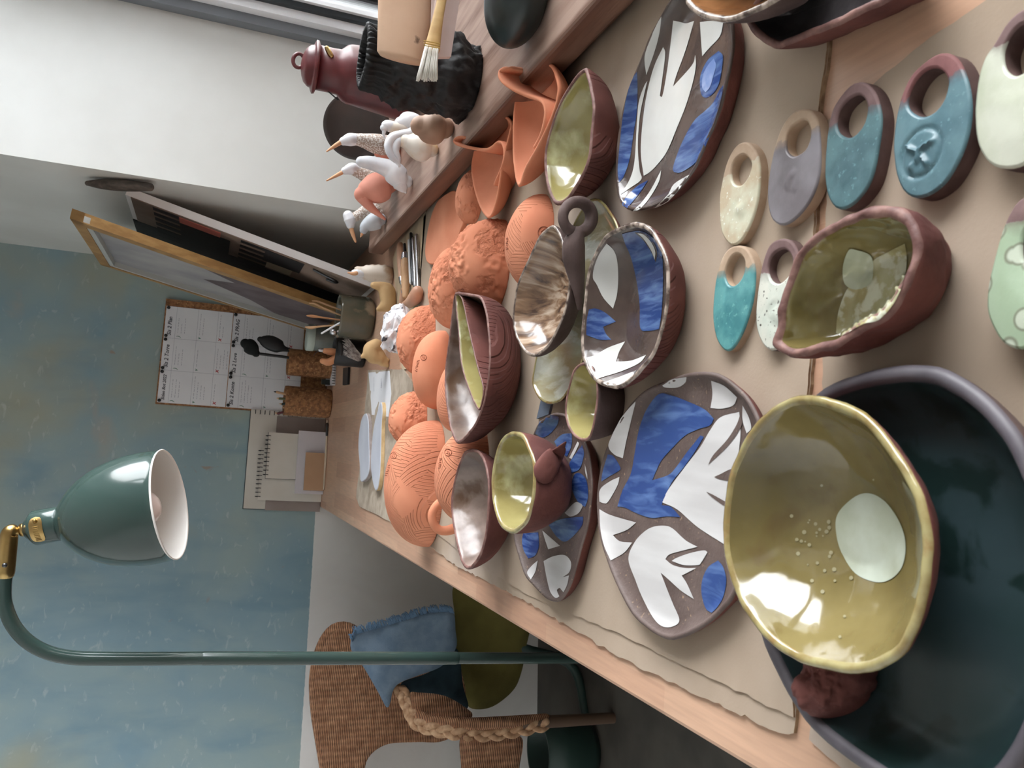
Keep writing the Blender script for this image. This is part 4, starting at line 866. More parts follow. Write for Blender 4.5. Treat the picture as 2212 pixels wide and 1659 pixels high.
c2 = bowl('strap_cup', 'smaller leaf-shaped terracotta cup with a strap handle, farther along the sill', 'cup',
     [(1075, 247), (1057, 255), (1042, 275), (1032, 298), (1024, 330), (1019, 364), (1024, 402), (1037, 447), (1052, 470), (1063, 466), (1075, 429), (1083, 378), (1092, 335), (1102, 290), (1106, 265), (1094, 250)], CB, [TERRA, TERRA, TERRA], xmax=1124, th=.004, base=.5, rnd=.6, floor=.005, nz=.0004)
strap(c2, [(1030, 304, 0), (1010, 298, .014), (990, 296, .024), (979, 302, .028), (984, 310, .026), (1010, 318, .018), (1045, 323, .008), (1062, 317, .004), (1073, 307, .002), (1084, 311, .001), (1088, 330, 0), (1084, 355, 0), (1075, 378, -.002), (1066, 398, -.003)], CB+c2['_H']+.003, .031)
bowl('bowl', 'bowl with orange-brown streaked inside, cut off, overlapping the long platter', 'bowl',
     [(1482, 0), (1493, 20), (1518, 38), (1553, 48), (1584, 46), (1622, 33), (1660, 15), (1690, -5), (1705, -40), (1690, -100), (1640, -140), (1570, -150), (1510, -120), (1478, -60)], CB+.018, [DKBR, RIMGLZ, ORANGEGLZ], H=.04, th=.0045, base=.42, rnd=.75, floor=.005, off=(.01, 0))
bowl('dish', 'long shiny dark metallic dish with a thick folded edge, cut off', 'dish',
     [(1622, 20), (1612, 46), (1632, 76), (1660, 98), (1682, 106), (1705, 97), (1804, 57), (1905, 10), (1990, -40), (1990, -110), (1900, -140), (1780, -120), (1680, -60)], CB, [RED, RED_RIM, METDARK], H=.026, th=.005, base=.7, rnd=.6, floor=.010, nz=.001)
# ------------------------------------------------------------------ unfired terracotta pieces
def ringstamp(o, px, r, d=None, z=None):
    pass
slab('clay_disc', 'flat smooth terracotta disc beneath the textured terracotta domes, against the sill', 'disc', [(977, 411), (955, 424), (944, 435), (931, 466), (921, 512), (918, 550), (926, 570), (950, 566), (976, 540), (991, 507), (1003, 470), (1003, 440), (994, 418)], CB, .007, [TERRA, TERRA], step=.012, bev=.002)
DG = 'terracotta pieces drying upside down'
dome('clay_dome', 'rough terracotta dome tucked behind the smaller strap cup', 'dome', (983, 366, 1046, 486), TERRA_ROUGH, ratio=.9, rough=.003, group=DG, z0=CB, rs=130, seed=1)
dpt = dome('clay_dome', 'rough pitted terracotta dome, the larger and closer one of the overlapping pair', 'dome', (969, 473, 1103, 678), TERRA_ROUGH, ratio=.8, rough=.0038, group=DG, z0=CB, rs=120, seed=2, pw=2.1)
dome('clay_dome', 'pitted terracotta dome partly hidden behind the biggest pitted dome', 'dome', (925, 530, 1012, 712), TERRA_ROUGH, ratio=.75, rough=.0035, group=DG, z0=CB, rs=120, seed=3)
dsh = dome('clay_dome', 'terracotta shell with fan-like incised lines behind the ladle', 'dome', (1090, 419, 1197, 628), TERRA_LINES, ratio=.8, group=DG, z0=CB, seed=4, pw=2.0)
dome('clay_dome', 'rough terracotta dome leaning by the crumpled printed bag', 'dome', (857, 660, 941, 815), TERRA_ROUGH, ratio=.8, rough=.003, group=DG, z0=CB, rs=140, seed=5)
dsm = dome('clay_dome', 'smooth egg-like terracotta dome with a small stamp', 'dome', (890, 714, 974, 885), TERRA, ratio=.75, group=DG, z0=CB, seed=6)
dome('clay_dome', 'terracotta dome mostly hidden behind the folded double bowl', 'dome', (943, 774, 1015, 935), TERRA_LINES, ratio=.7, group=DG, z0=CB, seed=7)
dome('clay_dome', 'rough terracotta dome next to the grey clay strips', 'dome', (839, 845, 923, 972), TERRA_ROUGH, ratio=.9, rough=.003, group=DG, z0=CB, rs=140, seed=8)
dbg = dome('clay_dome', 'biggest terracotta dome, covered in hatched comb marks', 'dome', (829, 908, 962, 1182), TERRA_HATCH, ratio=.7, group=DG, z0=CB, seed=9, pw=2.15)
hd = dome('clay_cup', 'upturned combed terracotta cup with a loop handle', 'cup', (938, 922, 1056, 1136), TERRA_HATCH, ratio=.55, group=DG, z0=CB, seed=10)
stamp_on(dsm, (915, 772), 6, TERRA_MARK, row=((898, 803), (904, 778), 6, 4))
stamp_on(dbg, (850, 984), 6.5, TERRA_MARK, row=((833, 1030), (842, 1003), 6, 4))
stamp_on(hd, (968, 977), 7.5, TERRA_MARK, row=((948, 1012), (953, 988), 6, 4))
stamp_on(dsh, (1175, 502), 13, TERRA_MARK, bars=((-.2, .1, .4, .3), (-.4, -.2, .1, -.6)), row=((1096, 512), (1095, 540), 7, 3))
stamp_on(dsh, (1097, 572), 7, TERRA_MARK)
dd = dist(onz(985, 1140, CB))
mk('loop_handle', *pxtube([(972, 1078, 11), (950, 1086, 10), (935, 1105, 9.5), (935, 1128, 9.5), (948, 1144, 10), (966, 1146, 11), (986, 1140, 12)], dd-.008, 40, 14), TERRA, parent=hd)
# ------------------------------------------------------------------ grey strips, note
GREYC = M('grey_clay', (196, 200, 212), (184, 188, 202), 8, rough=.75); GREYSIDE = M('grey_clay_side', (170, 156, 152), (150, 136, 132), 60, rough=.9); YSIDE = M('buff_clay_side', (216, 182, 128), (196, 160, 106), 60, rough=.9)
slab('clay_strip', 'pale grey clay strip with a snapped end, closer to the wall', 'strip', [(790, 893), (782, 902), (776, 932), (774, 968), (777, 1005), (778, 1034), (780, 1041), (790, 1034), (796, 1019), (797, 990), (796, 947), (795, 911)], TZ+.003, .009, [GREYC, GREYSIDE], step=.012)
slab('clay_strip', 'longer pale grey clay strip with a buff edge, lying over the paper note', 'strip', [(823, 869), (816, 886), (808, 918), (803, 961), (801, 1005), (805, 1041), (811, 1060), (816, 1052), (820, 1019), (822, 961), (823, 918), (825, 889)], TZ+.003, .009, [GREYC, YSIDE], step=.012)
def note():
    P = [onz(x, y, TZ+.003) for x, y in [(796, 805), (841, 801), (845, 851), (839, 900), (803, 896), (800, 850)]]
    g = [(*prism(P, TZ+.0025, TZ+.003), 0)]
    ax = onz(800, 806, TZ)-onz(800, 850, TZ); ax = -ax/np.linalg.norm(ax)*-1
    xa = onz(812, 806, TZ)-onz(812, 846, TZ); xa /= np.linalg.norm(xa); ya = onz(806, 830, TZ)-onz(830, 830, TZ); ya /= np.linalg.norm(ya)
    for s, (x, y), sz in (('samdade nyter', (808, 846), .0062), ('.. Mggyis', (824, 845), .009)):
        p = onz(x, y, TZ+.0034); g.append((*text_geo(s, sz, p, xa, ya), 1))
    V, F, mi = cat_geo(*g); tag(mk('paper_note', V, F, [PAPER, PENCILINK], mi, smooth=False), 'white paper note with handwriting lying flat on the canvas cloth', 'note')
note()
# ------------------------------------------------------------------ things standing along the back wall
NU = wallP(0, TZ)
def wbox(u0, u1, z0, z1, o0, o1): return obox(wallP(u0, z0, o0), WD*(u1-u0), WN*(o1-o0), (0, 0, z1-z0))
def upx(x, y, off=0):
    p = onw(x, y, off); return float((p-BWP)@WD), float(p[2])
# planner: cork board with two pinned sheets
uL, uR, zT, zB = .295, .607, 1.252, .752
pb = mk('planner_board', *wbox(uL-.006, uR+.008, zB, zT, .001, .012), CORK, smooth=False)
tag(pb, 'cork board on the blue wall with white handwritten planning sheets', 'board')
pL, pR = uL-.002, upx(475, 675)[0]
zmid = upx(495, 780, .013)[1]; 
for (z0, z1, heads) in ((zmid, zT-.004, ('Siden Bot 2022', 'Sis 2 Torre', 'Sis 2 Plan')), (.835, zmid-.002, ('Sis 2 Konte', 'Sis 2 Love', 'Sis 2 PRAG'))):
    g = [(*wbox(pL, pR, z0, z1, .012, .0128), 0)]; w = (pR-pL)/3; r = random.Random(int(z0*100)); H = z1-z0
    for k in range(3):
        u = pL+w*k
        t = heads[k]; g.append((*text_geo(t, .0155 if len(t) < 12 else .0125, wallP(u+.008, z1-.019, .0132), WD, ZV), 1))
        g.append((*wbox(u+w-.0005, u+w, z0, z1, .0128, .0130), 2))
        for zz, ck in ((.16, 3), (.48, 4), (.78, 5)):
            zq = z1-H*zz
            g.append((*wbox(u, u+w, zq, zq+.0005, .0128, .0130), 2))
            if ck == 3: g.append((*text_geo(')', .014, wallP(u+.004, zq-.014, .0132), WD, ZV), 4))
            if ck == 4: g.append((*text_geo('v', .014, wallP(u+.004, zq-.012, .0132), WD, ZV), 4))
            if ck == 5: g.append((*text_geo('x', .018, wallP(u+.004, zq-.014, .0132), WD, ZV), 3))
            for ln in range(r.randint(1, 4)):
                L = w*r.uniform(.3, .72); zl = zq-.008-ln*.0095
                if zl < z0+.006: break
                x = u+.018
                while x < u+.018+L:
                    a = r.uniform(.003, .009); g.append((*wbox(x, min(x+a, u+w-.002), zl, zl+.0009, .0128, .0130), 2)); x += a+r.uniform(.0015, .004)
    V, F, mi = cat_geo(*g); mk('sheet', V, F, [PAPER, INK, PENCILINK, REDINK, GREENINK], mi, parent=pb, smooth=False)
    for k in range(3):
        for du in (.006, w-.006):
            mk('pin', *(lambda L: (axis_frame(L[0], wallP(pL+w*k+du, z1-.006, .0128), WN), L[1]))(lathe([(.0, 0), (.0045, .0), (.0052, .003), (.0045, .006), (.0, .007)], 14)), BLACK, parent=pb)
# sketchbooks, envelopes
SPIR = M('spiral_wire', (40, 40, 44), rough=.4, metal=.6); OFFW = M('sketch_paper', (214, 208, 198), (206, 198, 186), 6, rough=.85); KRAFT = M('kraft', (190, 148, 112), (178, 136, 100), 8, rough=.85); GREYP = M('grey_card', (158, 142, 136), (146, 130, 124), 8, rough=.9)
def rings(P0, dirv, n, L, up, out, r=.006, w=.0011):
    g = []
    for i in range(n):
        c = P0+dirv*(L*(i+.5)/n); Q = [c+up*r*math.cos(a)+out*r*math.sin(a) for a in np.linspace(0, 2*math.pi, 12, endpoint=False)]; g.append(ctube(Q, w, 5))
    return cat_geo(*g)[:2]
sb = mk('sketchbook', *wbox(-.012, .292, TZ+.001, .978, .002, .02), OFFW, smooth=False); tag(sb, 'large landscape spiral sketchbook leaning on the blue wall', 'sketchbook')
mk('cover', *wbox(-.014, .296, TZ+.001, .98, .0, .0022), M('dark_cover', (40, 52, 60), rough=.6), parent=sb, smooth=False)
mk('spiral', *rings(wallP(.284, TZ+.012, .02), ZV, 15, .21, WD, WN), SPIR, parent=sb)
cardg = mk('card', *wbox(.16, .275, TZ+.001, .90, .0215, .0225), GREYP, smooth=False); tag(cardg, 'grey-brown card leaning against the large sketchbook', 'card')
def leanbook(name, label, cat, pxb, off, th, mat, spiral=None, cover=None):
    x0, y0, x1, y1 = pxb; u0, z1 = upx(x0, y1, off); u1, _ = upx(x0, y0, off); _, z0 = upx(x1, (y0+y1)/2, off)
    o = mk(name, *wbox(u0, u1, TZ+.0012, z1, off, off+th), mat, smooth=False); tag(o, label, cat)
    if spiral: mk('spiral', *rings(wallP(u0+.004, z1, off+th*.5), WD, spiral, u1-u0-.008, ZV, WN, .008), SPIR, parent=o)
    if cover: mk('cover', *wbox(u0-.001, u1+.001, TZ+.0012, z1+.001, off-.002, off), cover, parent=o, smooth=False)
    return o
leanbook('notebook', 'medium spiral notebook behind the small spiral notebook', 'notebook', (556, 966, 700, 1080), .03, .008, OFFW, spiral=12)
leanbook('paper_sheet', 'grey paper sheet sticking out past the large sketchbook', 'paper', (572, 1035, 700, 1102), .0225, .001, GREYP)
leanbook('notebook', 'small spiral notebook with a pencil sketch', 'notebook', (573, 934, 700, 1033), .046, .01, OFFW, spiral=10, cover=BLACK)
leanbook('envelope', 'white envelope leaning in front of the notebooks', 'envelope', (636, 930, 700, 1066), .062, .006, M('lilac_white', (206, 200, 206), (198, 192, 198), 8, rough=.8))
kb = leanbook('kraft_booklet', 'small kraft cardboard booklet leaning on the envelope', 'booklet', (655, 977, 707, 1059), .075, .006, KRAFT)
P = [wallP(.05, TZ+.004, .10), wallP(.10, TZ+.004, .10), wallP(.155, TZ+.004, .10), wallP(.20, TZ+.004, .098), wallP(.26, TZ+.005, .092)]
br = mk('paint_brush', *stube(P, [.0025, .003, .0035, .003, .0028], 24, 10), M('cream_handle', (206, 186, 160), rough=.5)); tag(br, 'thin pale-handled paint brush lying along the foot of the kraft booklet', 'brush')
mk('ferrule', *stube([wallP(.215, TZ+.0045, .097), wallP(.25, TZ+.005, .0935)], [.0036, .0046], 6, 10), DKSTEEL, parent=br)
# cork cups
def cyl_cup(name, label, cat, bb, prof, mats, z0=TZ+.001, seg=56, split=None):
    V, F = lathe(prof, seg); W = fit(V, bb, z0); o = mk(name, W, F, mats); tag(o, label, cat); return o
CUPP = [(.0, 0), (.46, 0), (.49, .02), (.5, .1), (.5, .95), (.49, 1.0), (.46, 1.0), (.45, .95), (.44, .12), (0, .12)]
ca = cyl_cup('cork_cup', 'cork-covered cup by the planner holding black brushes', 'cup', (618, 753, 723, 818), CUPP, CORK)
cb = cyl_cup('cork_cup', 'cork-covered cup holding coloured pencils, next to the large sketchbook', 'cup', (610, 833, 718, 903), CUPP, CORK)
def dofo(o): return float(dist(np.array(o.location)))
d1 = dofo(ca); d2 = dofo(cb)
b1 = mk('round_brush', *pxtube([(700, 790, 3), (625, 773, 3), (590, 768, 3), (552, 763, 3.2)], d1, 20, 10), BLACK); tag(b1, 'black round-headed brush standing in the cork cup', 'brush')
mk('brush_head', *pxtube([(553, 763, 8), (546, 755, 14), (537, 746, 15), (530, 742, 10)], d1, 14, 14), M('black_bristle', (18, 24, 24), rough=.9), parent=b1)
b2 = mk('spatula', *pxtube([(690, 768, 3), (620, 755, 5), (604, 749, 14), (585, 741, 16), (570, 736, 12), (562, 733, 6)], d1+.012, 24, 14, flat=.35, nrm=HD), BLACK); tag(b2, 'flat black spatula blade standing in the cork cup', 'tool')
for i, (x, y, xa, ya, m, lb) in enumerate(((592, 846, 640, 855, LWOOD, 'plain wooden pencil'), (598, 860, 640, 862, M('olive_paint', (90, 96, 60), rough=.5), 'olive green pencil'), (604, 872, 640, 870, M('dark_paint', (44, 60, 58), rough=.5), 'dark green pencil'), (610, 880, 640, 878, M('red_paint', (176, 44, 50), rough=.5), 'bright red pencil'), (594, 892, 640, 886, M('wine_paint', (104, 30, 40), rough=.5), 'wine red pencil'))):
    dq = d2+(i-2)*.008
    o = mk('pencil', *pxtube([(700, ya-2, 2.6), (xa, ya, 2.6), (x+6, y+1, 2.6)], dq, 10, 8), m); tag(o, lb+' standing in the cork cup beside the sketchbook', 'pencil', 'pencils in the cork cup')
    mk('pencil_tip', *pxtube([(x+6, y+1, 2.4), (x, y, .8)], dq, 4, 8), LWOOD if i else BLACK, parent=o)
# olive ceramic pot and tools
op = cyl_cup('tool_pot', 'olive brown glazed ceramic pot holding wooden modelling tools', 'pot', (722, 634, 811, 736), [(0, 0), (.36, 0), (.44, .03), (.49, .12), (.5, .3), (.49, .8), (.5, .95), (.5, 1.0), (.46, 1.01), (.44, .95), (.43, .2), (0, .15)], M('olive_brown_pot', (96, 88, 70), (70, 74, 60), 16, rough=.22, coat=.4, c3=(134, 116, 92), n3=14))
d3 = dofo(op)
for (xt, yt, xb, yb, lb, w, dz) in ((670, 655, 745, 684, 'thin double-ended wooden modelling stick', 4, .02), (676, 650, 745, 672, 'wooden modelling stick closest to the leaning picture', 4, .03), (666, 682, 742, 692, 'broad reddish wooden scraper', 7, .0), (663, 707, 742, 702, 'broad yellow wooden spatula', 7, -.01)):
    o = mk('modelling_tool', *pxtube([(xb+40, yb+(yb-yt)*.3, 3), (xb, yb, 3), (xt+28, yt+(yb-yt)*.35, 4), (xt+10, yt+1, w), (xt, yt, w*.6)], d3+dz, 24, 10, flat=.5), M('reddish_wood', (206, 140, 92), rough=.6) if 'reddish' in lb else LWOOD); tag(o, lb+' in the olive pot', 'tool', 'wooden tools in the olive pot')
o = mk('white_stick', *pxtube([(770, 680, 2), (735, 697, 2), (695, 720, 2)], d3-.03, 10, 8), PAPER); tag(o, 'thin white stick poking out of the olive pot', 'stick')
o = mk('ball_tool', *pxtube([(770, 705, 2.5), (730, 716, 2.5)], d3-.03, 8, 8), STEEL); tag(o, 'steel ball-ended tool in the olive pot', 'tool')
mk('ball', *pxtube([(719.2, 717, 7), (719.6, 717, 7)], d3-.03, 6, 16), STEEL, parent=o)
# glass jar behind
GL = M('jar_glass', (210, 226, 220), rough=.05, trans=.85, spec=.5)
gj = cyl_cup('glass_jar', 'glass jar with pale green lid behind the olive pot', 'jar', (662, 702, 748, 764), [(0, 0), (.44, 0), (.5, .05), (.5, .7), (.47, .8), (.47, .86), (.45, .86), (.44, .1), (0, .06)], GL)
W = np.array([tuple(v.co) for v in gj.data.vertices]); zt = W[:, 2].max(); rj = (W[:, 0].max()-W[:, 0].min())/2
V, F = lathe([(0, zt*.84), (rj*1.0, zt*.84), (rj*1.03, zt*.87), (rj*1.03, zt*1.02), (rj*.98, zt*1.05), (0, zt*1.05)], 40)
mk('lid', np.array(V)+np.array(gj.location), F, M('pale_green_lid', (176, 190, 180), rough=.5), parent=gj)
for k, (x, y, r, m) in enumerate(((705, 715, 9, PAPER), (712, 738, 11, PAPER), (716, 728, 8, BLACK))):
    dj = dofo(gj); o = mk('jar_scrap', *pxtube([(x, y-6, r*.6), (x+4, y+4, r*.6)], dj+.002*k, 8, 10), m); tag(o, ('white scrap low in the glass jar', 'curled white scrap in the glass jar, near the knife handles', 'black scrap in the glass jar')[k], 'scrap')
# black cup with bristle brush
bc = cyl_cup('black_cup', 'black cup beside the olive pot, a bristle brush resting in front', 'cup', (716, 728, 792, 794), CUPP, BLACK)
d4 = dofo(bc)
r = random.Random(5); g = []
for i in range(90):
    a = r.uniform(-1, 1); b = r.uniform(0, 1)
    g.append(tube([ond(738+12*b, 752+a*17-8*b, d4-.05-.01*b), ond(758+6*b, 760+a*16, d4-.056), ond(778+r.uniform(0, 8)-abs(a)*8, 772+a*9, d4-.058)], [.0007, .0007, .0004], 4, cap=False))
o = mk('bristles', *cat_geo(*g)[:2], M('grey_bristle', (206, 196, 190), (120, 108, 104), 90, rough=.8)); o.name = 'bristle_brush'; tag(o, 'grey bristle brush tuft leaning on the black cup', 'brush')
mk('brush_base', *pxtube([(735, 740, 4), (736, 752, 6), (736, 765, 4)], d4-.05, 8, 10), BLACK, parent=o)
for (xt, yt, xb, yb, lb, dz) in ((702, 758, 735, 762, 'orange wooden knife handle with steel ferrule in the black cup', .0), (697, 780, 735, 770, 'rounded orange wooden handle in the black cup, lowest one', -.012)):
    o = mk('knife', *pxtube([(770, yb, 5), (735, yb, 7), (xt+14, yt+2, 8), (xt, yt, 6)], d4+dz, 18, 14), M('orange_wood', (214, 140, 90), (200, 124, 76), 30, rough=.4)); tag(o, lb, 'knife', 'knife handles in the black cup')
    if 'ferrule' in lb:
        mk('ferrule', *pxtube([(700, 757, 4.2), (691, 756, 4.2)], d4+dz, 5, 12), STEEL, parent=o); mk('blade', *pxtube([(690, 756, 2), (680, 764, 2), (677, 770, 1)], d4+dz, 8, 8, flat=.3), DKSTEEL, parent=o)
def ztop_box(name, label, cat, px, h, mat, z=TZ+.001):
    P = [onz(x, y, z+h) for x, y in px]; o = mk(name, *prism(P, z, z+h), mat, smooth=False); return tag(o, label, cat)
nb = ztop_box('mini_notepad', 'tiny white spiral notepad lying behind the black cup', 'notepad', [(701, 786), (722, 783), (720, 832), (700, 834)], .006, PAPER)
p0 = onz(722, 786, TZ+.007); p1 = onz(720, 831, TZ+.007)
mk('spiral', *rings(p0, (p1-p0)/np.linalg.norm(p1-p0), 8, np.linalg.norm(p1-p0), ZV, HD, .004), SPIR, parent=nb)
ztop_box('eraser_block', 'small black rectangular block lying beside the tiny notepad', 'block', [(741, 795), (752, 793), (750, 830), (740, 832)], .006, BLACK)
bx = mk('dark_box', *obox(onz(717, 832, TZ+.001), onz(717, 821, TZ+.001)-onz(717, 832, TZ+.001), HD*.02, (0, 0, .030)), M('dark_green_box', (50, 58, 56), rough=.6), smooth=False); tag(bx, 'dark box standing between the cork cups and black cup', 'box')
# leaning pictures
def panel(name, label, cat, tpx, bpx, xw, depth, th, mats, far=None):
    T = onx(*tpx, xw); Bp = onz(*bpx, TZ+.004)
    if far is None: y = (T[1]+Bp[1])/2; T[1] = y; Bp[1] = y; dv = np.array([0, depth, 0])
    else: dv = onz(*far, T[2])-T
    up = T-Bp; n = np.cross(up, dv); n /= np.linalg.norm(n); n = -n if n[0] > 0 else n
    return Bp, up, dv, n, T
Bp, up, dv, n, T = panel('p', '', '', (268, 412), (806, 628), .512, .42, .02, None)
WE = M('white_edge', (244, 243, 244), rough=.5)
pic = mk('leaning_panel', *obox(Bp, up, dv, -n*.018), WE, smooth=False); tag(pic, 'white-edged panel with dark artwork leaning against the window wall', 'picture')
uh = up/np.linalg.norm(up); L = np.linalg.norm(up)
art = [(*obox(Bp+uh*L*.02+dv*.0+n*.0002, uh*L*.96, dv, n*.0015), 0)]
DKPANEL = M('panel_dark', (34, 32, 34), rough=.6); ARTBG = M('art_ground', (150, 128, 114), (120, 98, 84), 8, rough=.7, c3=(96, 76, 66), n3=5); CORAL = M('art_coral', (206, 104, 90), rough=.7); BONE = M('art_bone', (190, 172, 146), rough=.7)
def ar(t0, t1, s0, s1, k, o=.002): art.append((*obox(Bp+uh*L*t0+dv*s0+n*.0002, uh*L*(t1-t0), dv*(s1-s0), n*o), k))
for k in range(7): ar(.80, .90, .02+k*.11, .085+k*.11, 1)
for k in range(7): ar(.44, .56, .02+k*.11, .08+k*.11, 1)
ar(.64, .80, .03, .14, 2, .003); ar(.60, .80, .14, .5, 1); ar(.30, .46, .03, .30, 1, .003); ar(.33, .44, .3, .45, 3, .003); ar(0, 1, .50, 1, 1, .0018)  # the last box is a plain black area over the panel's far half
V, F, mi = cat_geo(*art); mk('artwork', V, F, [ARTBG, DKPANEL, CORAL, BONE], mi, parent=pic, smooth=False)
hk = Bp+uh*L*.17+dv*.06+n*.004
mk('hook', *stube([hk+uh*.05, hk+uh*.02+n*.004, hk+n*.006, hk-uh*.012+dv*.03+n*.006, hk-uh*.004+dv*.07+n*.005, hk+uh*.012+dv*.075+n*.004], [.003]*6, 30, 8), DKSTEEL, parent=pic)
Bq, up2, dv2, n2, T2 = panel('q', '', '', (156, 450), (776, 674), .420, .36, .03, None, far=(222, 556))
fr = empty('framed_painting', Bq, 'wood-framed landscape painting leaning beside the white-edged panel', 'painting')
u2 = up2/np.linalg.norm(up2); L2 = np.linalg.norm(up2); w = .042; FW_ = M('frame_wood', (170, 128, 70), (150, 108, 56), 30, rough=.6, stretch=(3, 1, 1)); dd2 = dv2/np.linalg.norm(dv2); D2 = np.linalg.norm(dv2)
g = [obox(Bq, up2, dd2*w, n2*.02), obox(Bq+dd2*(D2-w*.5), up2, dd2*w*.5, n2*.02), obox(Bq, u2*w, dv2, n2*.02), obox(Bq+u2*(L2-w*.6), u2*w*.6, dv2, n2*.02)]
mk('frame', *cat_geo(*g)[:2], FW_, parent=fr, smooth=False)
cv = [(*obox(Bq+u2*w*.5+dd2*w*.5, u2*(L2-w), dd2*(D2-w*.8), n2*.006), 0)]
mt = [(.05, .1), (.05, .9), (.3, .92), (.42, .72), (.62, .55), (.5, .35), (.66, .2), (.45, .1)]
q = [Bq+u2*L2*a+dd2*D2*b+n2*.0064 for a, b in mt]; cv.append(([tuple(p) for p in q], [tuple(range(len(q)))], 1))
V, F, mi = cat_geo(*cv); mk('canvas', V, F, [M('painted_sky', (160, 158, 156), (138, 136, 140), 6, rough=.8), M('painted_hill', (104, 92, 96), (84, 72, 74), 10, rough=.8)], mi, parent=fr, smooth=False)
mk('liner', *cat_geo(obox(Bq+dd2*(D2-w*.9)+n2*.006, up2, dd2*w*.4, n2*.012), obox(Bq+u2*(L2-w*.9)+n2*.006, u2*w*.3, dv2, n2*.012))[:2], M('grey_liner', (176, 180, 176), rough=.5), parent=fr, smooth=False)
hp = onx(190, 396, WX-.014); hq = onx(322, 404, WX-.014)
o = mk('wall_hanging', *stube([hp, hp+(hq-hp)*.25, hp+(hq-hp)*.6, hq], [.006, .012, .0135, .010], 24, 12, flat=.9, nrm=(1, 0, 0)), M('feather', (92, 82, 74), (66, 58, 52), 120, rough=.9, stretch=(1, 1, .3), bump=.5)); tag(o, 'small dark feathery strip hanging on the window wall above the panels', 'hanging')
# figurines on the table
V, F = lathe([(0, 0), (.4, 0), (.46, .1), (.5, .22), (.45, .3), (.47, .38), (.42, .46), (.43, .54), (.37, .62), (.36, .7), (.28, .76), (.25, .84), (.25, .92), (.18, .98), (0, 1)], 36)
W = fit(V, (764, 571, 850, 616), TZ+.0025)
sb_ = mk('bird_figurine', W, F, M('shell_white', (214, 200, 184), (186, 152, 120), 26, rough=.5, lo=.48, hi=.62)); tag(sb_, 'whitish ribbed bird figurine standing on the table beside the leaning panel', 'figurine')
ds = dofo(sb_); mk('beak', *pxtube([(770, 590, 5), (762, 591, 4), (752, 589, 1.5)], ds-.01, 8, 10), BEAK, parent=sb_)
mk('head', *pxtube([(781, 591, 9), (772, 590, 10), (766, 590, 8)], ds-.004, 10, 14), WHITEG, parent=sb_)
def blob(name, label, cat, parts, d, mat, seg=18):
    g = cat_geo(*[pxtube(p, d+dz, 22, seg) for p, dz in parts])
    o = mk(name, *g[:2], mat); md = o.modifiers.new('r', 'REMESH'); md.mode = 'VOXEL'; md.voxel_size = .0025; md.use_smooth_shade = True
    sm = o.modifiers.new('s', 'SMOOTH'); sm.iterations = 6; sm.factor = .6; return tag(o, label, cat)
dt = dist(onz(855, 645, TZ+.003)); 
blob('clay_torso', 'tan clay torso figurine with a bent neck, next to the carving tools', 'figurine', [([(838, 622, 12), (825, 619, 11), (812, 617, 9), (807, 616, 8)], 0), ([(835, 630, 18), (838, 648, 18), (832, 660, 15), (818, 668, 6)], 0), ([(845, 628, 10), (845, 655, 12)], 0)], dt, TAN)
dt = dist(onz(840, 760, TZ+.003))
blob('clay_torso', 'tan clay torso figurine with short legs, between the crumpled bag and the bristle brush', 'figurine', [([(812, 745, 14), (800, 755, 16), (806, 770, 16), (818, 775, 12)], 0), ([(796, 765, 9), (787, 768, 7), (783, 770, 5)], 0), ([(815, 778, 8), (826, 786, 6), (838, 790, 5)], 0), ([(822, 765, 10), (832, 775, 6), (838, 778, 5)], 0)], dt, TAN)
# crumpled bag
V = []; F = []
bm = bmesh.new(); bmesh.ops.create_icosphere(bm, subdivisions=5, radius=.5)
V = np.array([tuple(v.co) for v in bm.verts]); F = [tuple(v.index for v in f.verts) for f in bm.faces]; bm.free()
V = wob(V, .16, 3.2, 1); V = wob(V, .07, 8, 2); V[:, 2] -= V[:, 2].min(); V[:, 1] *= .7
cell = []
for v in V:
    c = noise.voronoi(Vector(v*4.2))[0]; cell.append(v*(1-.10*(c[1]-c[0])))
W = fit(np.array(cell), (821, 655, 906, 770), TZ+.004)
cb_ = mk('crumpled_bag', W, F, M('printed_bag', (226, 226, 230), (204, 204, 210), 20, rough=.5, c3=(70, 74, 82), n3=46, lo3=.6, hi3=.63), smooth=False); tag(cb_, 'crumpled white printed bag twisted shut by the rough terracotta dome', 'bag')
# carving tools and metal tubes lying on the board
def lying(name, label, cat, pts, z, mat, seg=12, group=None, parts=()):
    P = [onz(x, y, TZ+.003+z) for x, y, r in pts]; R = [r for x, y, r in pts]
    o = mk(name, *stube(P, R, 26, seg), mat); tag(o, label, cat, group)
    for nm, pp, m in parts: mk(nm, *stube([onz(x, y, TZ+.003+z) for x, y, r in pp], [r for x, y, r in pp], 10, seg), m, parent=o)
    return o
PKW = M('pinkish_wood', (214, 162, 130), (196, 140, 110), 24, rough=.45)
CT = 'carving tools lying by the sill'
lying('carving_tool', 'long pinkish carving tool handle closest to the bird figurines', 'tool', [(868, 600, .007), (867, 570, .009), (866, 545, .009), (865, 530, .007)], .009, PKW, group=CT, parts=(('ferrule', [(868, 600, .007), (869, 610, .006)], STEEL), ('blade', [(869, 610, .003), (869, 632, .002)], STEEL)))
lying('carving_tool', 'carving tool with steel ferrule around its middle', 'tool', [(876, 640, .006), (876, 610, .009), (876, 580, .010), (875, 560, .008)], .010, LWOOD, group=CT, parts=(('ferrule', [(875, 560, .0085), (875, 550, .0075)], STEEL), ('blade', [(875, 550, .004), (874, 528, .003)], DKSTEEL)))
lying('carving_tool', 'stubby bulb-shaped wooden handle pointing at the crumpled bag', 'tool', [(902, 630, .011), (897, 642, .013), (885, 654, .010), (872, 660, .007)], .013, PKW, group=CT, parts=(('blade', [(869, 662, .003), (864, 664, .002)], DKSTEEL),))
